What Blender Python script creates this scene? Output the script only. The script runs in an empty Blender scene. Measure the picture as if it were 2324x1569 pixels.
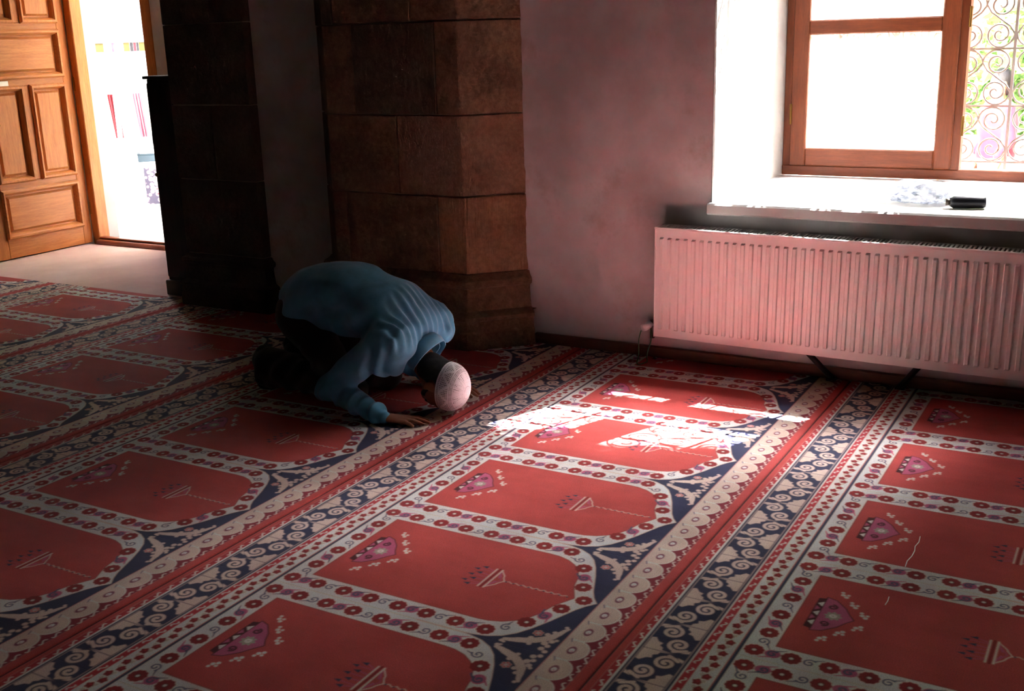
import bpy, bmesh, math, random
import numpy as np
from mathutils import Vector, Matrix

random.seed(7)
rng = np.random.default_rng(7)
scene = bpy.context.scene
COL = scene.collection

# ------------------------------------------------------------------ camera
CAM = Vector((-4.46855, -4.93421, 1.6))
YAW, PITCH, ROLL = math.radians(30.2189), math.radians(15.6266), math.radians(-1.8020)
fw = Vector((math.cos(PITCH) * math.cos(YAW), math.cos(PITCH) * math.sin(YAW), -math.sin(PITCH)))
r0 = Vector((math.sin(YAW), -math.cos(YAW), 0))
u0 = r0.cross(fw)
rt = r0 * math.cos(ROLL) + u0 * math.sin(ROLL)
up = u0 * math.cos(ROLL) - r0 * math.sin(ROLL)
cam_data = bpy.data.cameras.new('camera')
cam_data.sensor_width = 36.0
cam_data.lens = 2519.18 / 2324.0 * 36.0
cam_data.clip_start = 0.05
cam_data.clip_end = 400
cam = bpy.data.objects.new('camera', cam_data)
cam.matrix_world = Matrix(((rt.x, up.x, -fw.x, CAM.x), (rt.y, up.y, -fw.y, CAM.y), (rt.z, up.z, -fw.z, CAM.z), (0, 0, 0, 1)))
COL.objects.link(cam)
scene.camera = cam

# ------------------------------------------------------------------ light
SUN_TO = Vector((0.72, -0.315, 1.0)).normalized()      # towards the sun
world = bpy.data.worlds.new('sky')
scene.world = world
world.use_nodes = True
wn = world.node_tree.nodes
wl = world.node_tree.links
wn.clear()
w_out = wn.new('ShaderNodeOutputWorld')
w_bg = wn.new('ShaderNodeBackground')
w_sky = wn.new('ShaderNodeTexSky')
w_sky.sky_type = 'NISHITA'
w_sky.sun_disc = False
w_sky.sun_elevation = math.asin(SUN_TO.z)
w_sky.sun_rotation = math.atan2(SUN_TO.x, SUN_TO.y)
w_sky.dust_density = 1.2
w_bg.inputs['Strength'].default_value = 0.28
wl.new(w_sky.outputs[0], w_bg.inputs[0])
wl.new(w_bg.outputs[0], w_out.inputs[0])

sun_data = bpy.data.lights.new('sun', 'SUN')
sun_data.energy = 112.0
sun_data.angle = math.radians(0.16)
sun_data.color = (1.0, 0.97, 0.95)
sun = bpy.data.objects.new('sun', sun_data)
sun.rotation_euler = SUN_TO.to_track_quat('Z', 'Y').to_euler()
sun.location = (8, -8, 14)
COL.objects.link(sun)

# wide sun lamp added to brighten the floor, standing in for hazy sky glow
glow_data = bpy.data.lights.new('sun_glow_fill', 'SUN')
glow_data.energy = 13.0
glow_data.angle = math.radians(27)
glow_data.color = (1.0, 0.97, 0.96)
glow = bpy.data.objects.new('sun_glow_fill', glow_data)
glow.rotation_euler = sun.rotation_euler
glow.location = (8, -8, 15)
COL.objects.link(glow)

def portal(name, loc, rot, sx, sy):
    l = bpy.data.lights.new(name, 'AREA')
    l.shape = 'RECTANGLE'
    l.size = sx
    l.size_y = sy
    l.cycles.is_portal = True
    o = bpy.data.objects.new(name, l)
    o.location = loc
    o.rotation_euler = rot
    COL.objects.link(o)
# sky portals in the two openings (they emit nothing, they only guide sampling of the sky)
portal('window_sky_portal', (2.06, -3.915, 2.44), (0, math.radians(90), 0), 3.25, 1.58)
portal('door_sky_portal', (2.08, 2.34, 1.28), (0, math.radians(90), 0), 2.56, 0.9)

scene.view_settings.view_transform = 'Standard'
scene.view_settings.look = 'None'
scene.view_settings.gamma = 1.0
scene.view_settings.use_curve_mapping = False
scene.view_settings.exposure = 2.7
scene.cycles.max_bounces = 8
scene.cycles.diffuse_bounces = 5
scene.cycles.transparent_max_bounces = 12
scene.cycles.sample_clamp_indirect = 30.0
scene.cycles.caustics_reflective = False
scene.cycles.caustics_refractive = True

# ------------------------------------------------------------------ helpers
def srgb(r, g, b):
    def f(c):
        c /= 255.0
        return c / 12.92 if c <= 0.04045 else ((c + 0.055) / 1.055) ** 2.4
    return (f(r), f(g), f(b))

def tag(o, label=None, cat=None, group=None, kind=None):
    if label: o['label'] = label
    if cat: o['category'] = cat
    if group: o['group'] = group
    if kind: o['kind'] = kind
    return o

def empty(name, loc, label=None, cat=None, group=None, kind=None, rot=None):
    o = bpy.data.objects.new(name, None)
    o.empty_display_size = 0.1
    o.location = loc
    if rot: o.rotation_euler = rot
    COL.objects.link(o)
    return tag(o, label, cat, group, kind)

def link_mesh(name, me, mat, parent=None, offset=None, smooth=False):
    o = bpy.data.objects.new(name, me)
    if mat and not me.materials:
        me.materials.append(mat)
    if smooth:
        me.polygons.foreach_set('use_smooth', [True] * len(me.polygons))
    COL.objects.link(o)
    if parent:
        o.parent = parent
    if offset is not None:
        o.location = offset
    return o

class MB:
    """collects geometry for ONE mesh object, in world coordinates"""
    def __init__(self):
        self.v = []
        self.f = []
    def add(self, vs, fs):
        n = len(self.v)
        self.v += [tuple(a) for a in vs]
        self.f += [tuple(i + n for i in q) for q in fs]
        return self
    def box(self, a, b):
        x0, y0, z0 = [min(p, q) for p, q in zip(a, b)]
        x1, y1, z1 = [max(p, q) for p, q in zip(a, b)]
        vs = [(x0, y0, z0), (x1, y0, z0), (x1, y1, z0), (x0, y1, z0), (x0, y0, z1), (x1, y0, z1), (x1, y1, z1), (x0, y1, z1)]
        return self.add(vs, [(0, 3, 2, 1), (4, 5, 6, 7), (0, 1, 5, 4), (1, 2, 6, 5), (2, 3, 7, 6), (3, 0, 4, 7)])
    def prism(self, poly, z0, z1):
        n = len(poly)
        ar = sum(poly[i][0] * poly[(i + 1) % n][1] - poly[(i + 1) % n][0] * poly[i][1] for i in range(n))
        if ar < 0: poly = poly[::-1]
        vs = [(x, y, z0) for x, y in poly] + [(x, y, z1) for x, y in poly]
        fs = [tuple(range(n))[::-1], tuple(range(n, 2 * n))]
        fs += [(i, (i + 1) % n, n + (i + 1) % n, n + i) for i in range(n)]
        return self.add(vs, fs)
    def tube(self, pts, r, n=8, closed=False):
        pts = [Vector(p) for p in pts]
        rr = r if isinstance(r, (list, tuple)) else [r] * len(pts)
        rings = []
        prev = None
        m = len(pts)
        for i, p in enumerate(pts):
            if closed:
                t = (pts[(i + 1) % m] - pts[i - 1]).normalized()
            else:
                t = (pts[min(i + 1, m - 1)] - pts[max(i - 1, 0)]).normalized()
            if prev is None:
                a = Vector((0, 0, 1)) if abs(t.z) < .9 else Vector((1, 0, 0))
                nrm = t.cross(a).normalized()
            else:
                nrm = (prev - t * prev.dot(t)).normalized()
            prev = nrm
            b = t.cross(nrm)
            rings.append([p + (nrm * math.cos(k * 2 * math.pi / n) + b * math.sin(k * 2 * math.pi / n)) * rr[i] for k in range(n)])
        vs = [q for ring in rings for q in ring]
        fs = []
        for i in range(m if closed else m - 1):
            j = (i + 1) % m
            fs += [(i * n + k, i * n + (k + 1) % n, j * n + (k + 1) % n, j * n + k) for k in range(n)]
        if not closed:
            fs += [tuple(range(n))[::-1], tuple(range((m - 1) * n, m * n))]
        return self.add(vs, fs)
    def build(self, name, mat, parent=None, bevel=0.0, smooth=False, origin=None):
        me = bpy.data.meshes.new(name)
        base = Vector((0, 0, 0))
        if parent is not None:
            p = parent
            while p is not None:
                base += Vector(p.location)
                p = p.parent
        elif origin is not None:
            base = Vector(origin)
        me.from_pydata([tuple(Vector(v) - base) for v in self.v], [], self.f)
        if bevel > 0:
            bm = bmesh.new()
            bm.from_mesh(me)
            bmesh.ops.recalc_face_normals(bm, faces=bm.faces)
            es = [e for e in bm.edges if len(e.link_faces) == 2 and e.calc_face_angle(0) > 0.5]
            bmesh.ops.bevel(bm, geom=es, offset=bevel, segments=1, affect='EDGES', clamp_overlap=True)
            bm.to_mesh(me)
            bm.free()
        else:
            bm = bmesh.new()
            bm.from_mesh(me)
            bmesh.ops.recalc_face_normals(bm, faces=bm.faces)
            bm.to_mesh(me)
            bm.free()
        o = link_mesh(name, me, mat, parent, smooth=smooth)
        if parent is None and origin is not None:
            o.location = origin
        return o

# --- materials
def new_mat(name):
    m = bpy.data.materials.new(name)
    m.use_nodes = True
    nt = m.node_tree
    return m, nt, nt.nodes, nt.links, nt.nodes['Principled BSDF']

def noise_node(nt, scale, detail=4, rough=.55, coord='Object', stretch=None):
    tc = nt.nodes.new('ShaderNodeTexCoord')
    n = nt.nodes.new('ShaderNodeTexNoise')
    n.inputs['Scale'].default_value = scale
    n.inputs['Detail'].default_value = detail
    n.inputs['Roughness'].default_value = rough
    src = tc.outputs[coord]
    if coord == 'World':
        pass
    if stretch:
        mp = nt.nodes.new('ShaderNodeMapping')
        mp.inputs['Scale'].default_value = stretch
        nt.links.new(src, mp.inputs[0])
        src = mp.outputs[0]
    nt.links.new(src, n.inputs['Vector'])
    return n

def pos_noise(nt, scale, detail=4, rough=.55, stretch=None):
    g = nt.nodes.new('ShaderNodeNewGeometry')
    n = nt.nodes.new('ShaderNodeTexNoise')
    n.inputs['Scale'].default_value = scale
    n.inputs['Detail'].default_value = detail
    n.inputs['Roughness'].default_value = rough
    src = g.outputs['Position']
    if stretch:
        mp = nt.nodes.new('ShaderNodeMapping')
        mp.inputs['Scale'].default_value = stretch
        nt.links.new(src, mp.inputs[0])
        src = mp.outputs[0]
    nt.links.new(src, n.inputs['Vector'])
    return n

def ramp(nt, src, stops):
    r = nt.nodes.new('ShaderNodeValToRGB')
    el = r.color_ramp.elements
    while len(el) < len(stops):
        el.new(0.5)
    for e, (p, c) in zip(el, stops):
        e.position = p
        e.color = (*c, 1) if len(c) == 3 else c
    nt.links.new(src, r.inputs[0])
    return r

def mix(nt, a, b, fac, mode='MIX'):
    m = nt.nodes.new('ShaderNodeMix')
    m.data_type = 'RGBA'
    m.blend_type = mode
    for k, s in ((6, a), (7, b)):
        if hasattr(s, 'is_output'):
            nt.links.new(s, m.inputs[k])
        else:
            m.inputs[k].default_value = (*s, 1)
    if hasattr(fac, 'is_output'):
        nt.links.new(fac, m.inputs[0])
    else:
        m.inputs[0].default_value = fac
    return m.outputs[2]

def bump(nt, src, strength, dist=0.01, prev=None):
    b = nt.nodes.new('ShaderNodeBump')
    b.inputs['Strength'].default_value = strength
    b.inputs['Distance'].default_value = dist
    nt.links.new(src, b.inputs['Height'])
    if prev is not None:
        nt.links.new(prev, b.inputs['Normal'])
    return b.outputs[0]

def simple(name, col, rough=.6, var=.15, scale=12, bumpv=0.0, bscale=60, metal=0.0, sheen=0.0, stretch=None, spec=None):
    m, nt, nodes, links, p = new_mat(name)
    n = pos_noise(nt, scale, 4, .6, stretch)
    dark = tuple(c * (1 - var) for c in col)
    lite = tuple(min(1, c * (1 + var)) for c in col)
    r = ramp(nt, n.outputs['Fac'], [(.3, dark), (.7, lite)])
    links.new(r.outputs[0], p.inputs['Base Color'])
    p.inputs['Roughness'].default_value = rough
    p.inputs['Metallic'].default_value = metal
    if spec is not None: p.inputs['Specular IOR Level'].default_value = spec
    if sheen: p.inputs['Sheen Weight'].default_value = sheen
    if bumpv:
        b = pos_noise(nt, bscale, 5, .6, stretch)
        links.new(bump(nt, b.outputs['Fac'], bumpv, .01), p.inputs['Normal'])
    return m

M = {}
def plaster_mat():
    m, nt, nodes, links, p = new_mat('lime_plaster')
    a = pos_noise(nt, 1.6, 5, .6)
    r1 = ramp(nt, a.outputs['Fac'], [(.35, srgb(186, 179, 176)), (.62, srgb(220, 215, 214))])
    b = pos_noise(nt, 3.1, 6, .7)
    r2 = ramp(nt, b.outputs['Fac'], [(.55, (0, 0, 0)), (.85, (1, 1, 1))])
    c = mix(nt, r1.outputs[0], srgb(172, 152, 138), r2.outputs[0])
    links.new(c, p.inputs['Base Color'])
    p.inputs['Roughness'].default_value = .9
    f = pos_noise(nt, 90, 4, .6)
    g = pos_noise(nt, 7, 3, .5)
    bb = bump(nt, g.outputs['Fac'], .25, .03)
    links.new(bump(nt, f.outputs['Fac'], .25, .004, bb), p.inputs['Normal'])
    return m
M['plaster'] = plaster_mat()
M['whitewash'] = simple('whitewashed_reveal', srgb(188, 184, 180), .85, .04, 5, .2, 40)

def stone_mat(name, base, chisel):
    m, nt, nodes, links, p = new_mat(name)
    a = pos_noise(nt, 4.5, 6, .65)
    r1 = ramp(nt, a.outputs['Fac'], [(.3, tuple(c * .62 for c in base)), (.55, base), (.75, tuple(min(1, c * 1.22) for c in base))])
    b = pos_noise(nt, 38, 5, .7)
    r2 = ramp(nt, b.outputs['Fac'], [(.42, (.62, .58, .55)), (.6, (1, 1, 1))])
    links.new(mix(nt, r1.outputs[0], r2.outputs[0], .6, 'MULTIPLY'), p.inputs['Base Color'])
    p.inputs['Roughness'].default_value = .92
    c = pos_noise(nt, 26, 4, .6, chisel)
    d = pos_noise(nt, 120, 4, .6)
    bb = bump(nt, c.outputs['Fac'], 1.0, .022)
    links.new(bump(nt, d.outputs['Fac'], .35, .004, bb), p.inputs['Normal'])
    return m
M['stone'] = stone_mat('tooled_tan_sandstone', srgb(176, 138, 106), (4.5, 4.5, .35))
M['stone2'] = stone_mat('hatched_tan_sandstone', srgb(164, 130, 104), (3.5, 3.5, 1.6))
M['stone3'] = stone_mat('worn_brown_sandstone', srgb(134, 106, 82), (1, 1, 1))  # brown lowered to carry the shade of the left pier face
M['stone4'] = stone_mat('shade_dark_brown_sandstone', srgb(98, 84, 66), (1.4, 1.4, .8))  # darkest stone, the pier's shade is put into its colour
M['mortar'] = simple('pale_mortar', srgb(170, 150, 128), .95, .2, 20, .3)

def wood_mat(name, a, b, grain=(1, 14, 14), scale=5, rough=.42):
    m, nt, nodes, links, p = new_mat(name)
    n = pos_noise(nt, scale, 6, .65, grain)
    r = ramp(nt, n.outputs['Fac'], [(.3, a), (.7, b)])
    n2 = pos_noise(nt, scale * 6, 3, .5, grain)
    r2 = ramp(nt, n2.outputs['Fac'], [(.35, (.8, .76, .72)), (.6, (1, 1, 1))])
    links.new(mix(nt, r.outputs[0], r2.outputs[0], .7, 'MULTIPLY'), p.inputs['Base Color'])
    p.inputs['Roughness'].default_value = rough
    links.new(bump(nt, n2.outputs['Fac'], .12, .004), p.inputs['Normal'])
    return m
M['door_v'] = wood_mat('varnished_pine_upright', srgb(176, 100, 44), srgb(206, 132, 66), (12, 12, 1))
M['door_h'] = wood_mat('varnished_pine_crosswise', srgb(176, 100, 44), srgb(206, 132, 66), (1, 12, 12))
M['win_v'] = wood_mat('orange_brown_window_wood_upright', srgb(116, 54, 28), srgb(144, 72, 38), (12, 12, 1))
M['win_h'] = wood_mat('orange_brown_window_wood_crosswise', srgb(116, 54, 28), srgb(144, 72, 38), (12, 1, 12))
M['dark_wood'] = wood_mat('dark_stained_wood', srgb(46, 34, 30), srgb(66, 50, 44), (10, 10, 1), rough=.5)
M['board'] = wood_mat('brown_skirting_wood', srgb(96, 62, 44), srgb(126, 84, 58), (10, 1, 10))
M['marble'] = simple('white_marble_sill', srgb(206, 203, 199), .45, .05, 3, .05, 30)
M['enamel'] = simple('off_white_radiator_enamel', srgb(236, 234, 231), .38, .05, 2.5, .03, 90)
M['enamel_dark'] = simple('grey_radiator_fins', srgb(150, 142, 136), .5, .08, 5)
M['brass'] = simple('aged_brass', srgb(150, 112, 60), .35, .1, 20, metal=1.0)
M['steel'] = simple('tarnished_steel', srgb(120, 112, 104), .4, .1, 20, metal=.9)
M['iron'] = simple('grey_painted_iron', srgb(172, 166, 160), .5, .08, 15)
M['black_iron'] = simple('black_iron', srgb(28, 26, 26), .5, .1, 15)
M['black'] = simple('black_plastic', srgb(22, 24, 34), .4, .1, 15)
M['cord'] = simple('green_cord', srgb(70, 120, 84), .8, .15, 60)
M['concrete'] = simple('grey_underfloor', srgb(120, 108, 100), .9, .1, 3)
M['paving'] = simple('pale_stone_paving', srgb(176, 170, 162), .85, .08, 2, .2, 30)
M['far_blocker'] = simple('buff_render', srgb(190, 176, 158), .9, .06, 1.5)
M['white_paint'] = simple('white_painted_metal', srgb(238, 238, 236), .5, .03, 3)
M['ceiling'] = simple('dark_timber_ceiling', srgb(112, 104, 92), .95, .08, 1.5)
M['far_wall'] = simple('dark_panelled_far_wall', srgb(112, 102, 90), .95, .12, 1.2)

def entry_carpet_mat():
    m, nt, nodes, links, p = new_mat('plain_rose_carpet')
    n = pos_noise(nt, 3.0, 5, .6)
    f = pos_noise(nt, 240, 2, .6)
    r = ramp(nt, n.outputs['Fac'], [(.3, srgb(200, 150, 142)), (.7, srgb(222, 180, 172))])
    r2 = ramp(nt, f.outputs['Fac'], [(.3, (.75, .75, .75)), (.7, (1, 1, 1))])
    links.new(mix(nt, r.outputs[0], r2.outputs[0], .5, 'MULTIPLY'), p.inputs['Base Color'])
    p.inputs['Roughness'].default_value = .95
    p.inputs['Sheen Weight'].default_value = .4
    links.new(bump(nt, f.outputs['Fac'], .5, .004), p.inputs['Normal'])
    return m
M['entry_carpet'] = entry_carpet_mat()

def pile_mat():
    m, nt, nodes, links, p = new_mat('knotted_wool_pile')
    at = nodes.new('ShaderNodeAttribute')
    at.attribute_name = 'yarn'
    f = pos_noise(nt, 260, 3, .75)
    w = pos_noise(nt, 2.6, 5, .65)
    s = pos_noise(nt, 9, 4, .6, (1, .35, 1))
    r2 = ramp(nt, f.outputs['Fac'], [(.34, (.55, .55, .55)), (.66, (1.0, 1.0, 1.0))])
    rw = ramp(nt, w.outputs['Fac'], [(.33, (.72, .68, .66)), (.6, (1, 1, 1))])
    rs = ramp(nt, s.outputs['Fac'], [(.35, (.82, .78, .78)), (.6, (1, 1, 1))])
    c = mix(nt, at.outputs['Color'], r2.outputs[0], .75, 'MULTIPLY')
    c = mix(nt, c, rw.outputs[0], .7, 'MULTIPLY')
    c = mix(nt, c, rs.outputs[0], .6, 'MULTIPLY')
    links.new(c, p.inputs['Base Color'])
    p.inputs['Roughness'].default_value = .85
    p.inputs['Specular IOR Level'].default_value = .1
    p.inputs['Sheen Weight'].default_value = .10
    p.inputs['Sheen Roughness'].default_value = .45
    bb = bump(nt, s.outputs['Fac'], .3, .01)
    links.new(bump(nt, f.outputs['Fac'], .6, .004, bb), p.inputs['Normal'])
    return m
M['pile'] = pile_mat()

def glass_mat():
    # old dusty pane: part clear, part a white haze that scatters the daylight behind it
    m, nt, nodes, links, p = new_mat('dusty_window_glass')
    out = nodes['Material Output']
    nodes.remove(p)
    tr = nodes.new('ShaderNodeBsdfTransparent')
    tl = nodes.new('ShaderNodeBsdfTranslucent')
    tl.inputs[0].default_value = (.95, .95, .93, 1)
    gl = nodes.new('ShaderNodeBsdfGlossy')
    gl.inputs['Roughness'].default_value = .05
    n = pos_noise(nt, 3, 4, .6)
    rr = nodes.new('ShaderNodeMapRange')
    rr.inputs['To Min'].default_value = .26
    rr.inputs['To Max'].default_value = .36
    links.new(n.outputs['Fac'], rr.inputs['Value'])
    fs_ = nodes.new('ShaderNodeBsdfRefraction')            # dust scatters mostly forwards
    fs_.inputs['IOR'].default_value = 1.02
    fs_.inputs['Roughness'].default_value = .62
    fs_.inputs['Color'].default_value = (.98, .96, .95, 1)
    m0 = nodes.new('ShaderNodeMixShader')
    m0.inputs[0].default_value = .62
    links.new(tl.outputs[0], m0.inputs[1])
    links.new(fs_.outputs[0], m0.inputs[2])
    m1 = nodes.new('ShaderNodeMixShader')
    links.new(rr.outputs[0], m1.inputs[0])
    links.new(tr.outputs[0], m1.inputs[1])
    links.new(m0.outputs[0], m1.inputs[2])
    m2 = nodes.new('ShaderNodeMixShader')
    m2.inputs[0].default_value = .06
    links.new(m1.outputs[0], m2.inputs[1])
    links.new(gl.outputs[0], m2.inputs[2])
    links.new(m2.outputs[0], out.inputs[0])
    return m
M['glass'] = glass_mat()

def leaf_mat(name, a, b):
    m, nt, nodes, links, p = new_mat(name)
    n = pos_noise(nt, 2.5, 3, .6)
    r = ramp(nt, n.outputs['Fac'], [(.35, a), (.65, b)])
    out = nodes['Material Output']
    tl = nodes.new('ShaderNodeBsdfTranslucent')
    links.new(r.outputs[0], p.inputs['Base Color'])
    links.new(r.outputs[0], tl.inputs[0])
    p.inputs['Roughness'].default_value = .5
    mx = nodes.new('ShaderNodeMixShader')
    mx.inputs[0].default_value = .35
    links.new(p.outputs[0], mx.inputs[1])
    links.new(tl.outputs[0], mx.inputs[2])
    links.new(mx.outputs[0], out.inputs[0])
    return m
M['leaf'] = leaf_mat('green_leaves', srgb(70, 110, 50), srgb(120, 160, 80))
M['leaf2'] = leaf_mat('light_green_leaves', srgb(110, 150, 80), srgb(160, 190, 120))
M['leaf_dark'] = leaf_mat('dark_green_leaves', srgb(52, 62, 44), srgb(80, 86, 62))
M['bark'] = simple('grey_brown_bark', srgb(96, 80, 66), .9, .25, 10, .6, 25)

# ------------------------------------------------------------------ room shell
FZ = -0.012          # top of the floor slab, the carpets are 12 mm thick
WX = 0.60            # face of the wall with the window
OX = 2.10            # outer face of that wall
WY0, WY1 = -4.72, -3.11   # window reveals
WZ0, WZ1 = 0.775, 4.10
DY0, DY1 = 0.362, 3.02     # sides of the entrance recess
JY0, JY1 = 1.90, 2.80     # door opening in the door wall
DZ = 2.62

MB().box((-9.0, -8.0, -0.25), (OX - .3, 6.0, FZ)).build('floor', M['concrete']) 
tag(bpy.data.objects['floor'], kind='structure')

w = MB()
w.box((WX, -8.0, FZ), (OX, WY0, 6))
w.box((WX, WY0, FZ), (OX, WY1, WZ0 - .03))
w.box((WX, WY0, WZ1), (OX, WY1, 6))
w.box((WX, WY1, FZ), (OX, DY0, 6))
w.box((WX, DY0, 2.95), (OX, DY1, 6))
w.box((1.84, DY0, FZ), (OX, JY0 - .06, 2.95))
w.box((1.84, JY1 + .06, FZ), (OX, DY1, 2.95))
w.box((1.84, JY0 - .06, DZ + .06), (OX, JY1 + .06, 2.95))
w.box((WX, DY1, FZ), (OX, 6.0, 6))
tag(w.build('wall_front', M['plaster']), kind='structure')
tag(MB().box((-9, -8.25, FZ), (OX, -8.0, 6)).build('wall_right', M['far_wall']), kind='structure')
tag(MB().box((-9, 6.0, FZ), (OX, 6.25, 6)).build('wall_left', M['far_wall']), kind='structure')
tag(MB().box((-9.25, -8.25, FZ), (-9.0, 6.25, 6)).build('wall_rear', M['far_wall']), kind='structure')
tag(MB().box((-9.25, -8.25, 6), (OX, 6.25, 6.2)).build('ceiling', M['ceiling']), kind='structure')
# white plaster skin of the window recess, ragged like the photograph's edge
def reveal(name, y0, y1):
    g = MB()
    g.box((WX - .004, y0, WZ0), (OX - .003, y1, WZ1))
    return tag(g.build(name, M['whitewash'], bevel=.006), kind='structure')
reveal('trim_1', WY1 - .012, WY1 + .002)
reveal('trim_2', WY0 - .002, WY0 + .012)
tag(MB().box((WX - .004, WY0, WZ1 - .012), (OX - .003, WY1, WZ1 + .002)).build('trim_3', M['whitewash']), kind='structure')
tag(MB().box((WX - .045, WY0 - .02, WZ0 - .03), (1.70, WY1 + .012, WZ0 + .025)).build('trim_4', M['marble'], bevel=.008), kind='structure')['label'] = 'white marble window sill'
SZ = WZ0 + .025
tag(MB().box((.575, -8.0, 0), (.60, -2.14, .055)).build('baseboard_front', M['board'], bevel=.004), kind='structure')

# ------------------------------------------------------------------ window
win = empty('window_1', (1.77, -4.0, SZ), kind='structure')
fr = MB()
X0, X1 = 1.70, 1.80
fr.box((X0 + .015, WY1 - .065, SZ), (X1, WY1 - .012, WZ1 - .012))
fr.box((X0 + .015, WY0 + .012, SZ), (X1, WY0 + .065, WZ1 - .012))
fr.build('frame_jamb', M['win_v'], win, bevel=.004)
MB().box((X0 + .005, WY0 + .012, SZ), (X1, WY1 - .012, SZ + .055)).build('frame_rail', M['win_h'], win, bevel=.005)
MB().box((X0 + .015, WY0 + .012, WZ1 - .08), (X1, WY1 - .012, WZ1 - .012)).build('frame_rail', M['win_h'], win, bevel=.004)
MB().box((X0 + .015, WY0 + .012, 2.60), (X1, WY1 - .012, 2.68)).build('frame_rail', M['win_h'], win, bevel=.004)
MB().box((X0 + .01, -4.052, SZ + .05), (X1, -4.008, WZ1 - .07)).build('mullion', M['win_v'], win, bevel=.004)
def sash(y0, y1, z0, z1, bars, hinge_y):
    s = empty('sash', (0, 0, 0))
    s.parent = win
    a, b = X0 - .008, X0 + .045
    st = .086
    MB().box((a, y1 - st, z0), (b, y1, z1)).build('stile', M['win_v'], s, bevel=.006)
    MB().box((a, y0, z0), (b, y0 + st, z1)).build('stile', M['win_v'], s, bevel=.006)
    MB().box((a + .001, y0 + st, z0), (b, y1 - st, z0 + .095)).build('bottom_rail', M['win_h'], s, bevel=.006)
    MB().box((a + .001, y0 + st, z1 - .09), (b, y1 - st, z1)).build('top_rail', M['win_h'], s, bevel=.006)
    zs = [z0 + .095]
    for q in bars:
        MB().box((a + .001, y0 + st, q), (b, y1 - st, q + .075)).build('glazing_bar', M['win_h'], s, bevel=.006)
        zs += [q, q + .075]
    zs.append(z1 - .09)
    for k in range(0, len(zs), 2):
        MB().box((a + .024, y0 + st - .01, zs[k] - .01), (a + .028, y1 - st + .01, zs[k + 1] + .01)).build('pane', M['glass'], s)
    for hz in (z0 + .28, z1 - .28):
        MB().tube([(a - .006, hinge_y, hz - .055), (a - .006, hinge_y, hz + .055)], .007, 8).build('hinge', M['brass'], s)
    return s
sash(-4.012, WY1 - .055, SZ + .055, 2.60, [1.552], WY1 - .058)
sash(-4.012, WY1 - .055, 2.68, WZ1 - .08, [3.45], WY1 - .058)
sash(WY0 + .055, -4.048, 2.68, WZ1 - .08, [3.45], WY0 + .058)
for hz in (1.08, 1.62, 2.1):
    MB().tube([(X0 + .003, -4.056, hz - .05), (X0 + .003, -4.056, hz + .05)], .007, 8).build('hinge', M['brass'], win)

# iron scroll grille outside the panes
gx = 1.96
gr = empty('window_grille', (gx, -4.0, SZ), 'grey wrought iron grille of paired spiral scrolls behind the wooden window', 'grille')
cell_w, cell_h = 0.298, 0.292
gy = [-4.245 + cell_w * k for k in range(-2, 4)]
gz = [0.872 + cell_h * k for k in range(0, 12)]
for y in gy:
    MB().box((gx - .006, y - .007, SZ), (gx + .006, y + .007, WZ1)).build('upright_bar', M['iron'], gr)
for z in gz:
    MB().box((gx - .004, WY0, z - .005), (gx + .004, WY1, z + .005)).build('cross_bar', M['iron'], gr)
MB().box((gx - .008, WY0, SZ), (gx + .008, WY1, SZ + .02)).build('cross_bar', M['iron'], gr)
def scroll_mesh(flip):
    R = 0.066
    def spiral(cy, cz, a0, sgn):
        pts = []
        turns = 1.9
        n = 34
        for i in range(n + 1):
            t = i / n
            a = a0 + sgn * turns * 2 * math.pi * t
            r = R * (1 - t) ** .85 + .006
            pts.append((0, cy + r * math.cos(a), cz + r * math.sin(a)))
        return pts
    h = cell_h / 2 - .006
    a = spiral(.0, h - R, math.radians(180 if flip else 0), -1 if flip else 1)
    b = spiral(.0, -h + R, math.radians(0 if flip else 180), -1 if flip else 1)
    mid = []
    g = MB()
    g.tube(a[::-1] + [(0, (-1 if flip else 1) * R * .72, .035), (0, 0, 0), (0, (1 if flip else -1) * R * .72, -.035)] + b, .0055, 5)
    me = bpy.data.meshes.new('scroll')
    me.from_pydata(g.v, [], g.f)
    me.materials.append(M['iron'])
    me.polygons.foreach_set('use_smooth', [True] * len(me.polygons))
    return me
sc_a, sc_b = scroll_mesh(False), scroll_mesh(True)
for j in range(len(gz) - 1):
    for i in range(-1, len(gy)):
        ybase = gy[0] + cell_w * i
        for q, me in ((.26, sc_a), (.74, sc_b)):
            y = ybase + cell_w * q
            if WY0 + .05 < y < WY1 - .05:
                o = bpy.data.objects.new('scroll', me)
                o.parent = gr
                o.location = (0, y + 4.0, gz[j] + cell_h / 2 - SZ)
                COL.objects.link(o)

# ------------------------------------------------------------------ entrance door
door = empty('door_1', (1.866, 2.85, 0), kind='structure')
dy0, dy1 = 2.852, 2.902        # leaf thickness, the face towards the camera is dy0
lx0, lx1, lz1 = 0.952, 1.862, 2.62
door['label'] = 'open varnished pine door leaf with raised panels'
def dbox(x0, x1, z0, z1, name, mat, d=0.0, bev=.004):
    return MB().box((x0, dy0 - d, z0), (x1, dy1, z1)).build(name, mat, door, bevel=bev)
dbox(lx0, 1.055, .008, lz1, 'stile', M['door_v'])
dbox(1.778, lx1, .008, lz1, 'stile', M['door_v'])
for z0, z1 in ((.008, .165), (.54, .60), (1.33, 1.39), (1.75, 1.81), (2.50, lz1)):
    dbox(1.055, 1.778, z0, z1, 'rail', M['door_h'])
for z0, z1 in ((.60, 1.33), (1.81, 2.50)):
    dbox(1.378, 1.45, z0, z1, 'mullion', M['door_v'])
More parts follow.
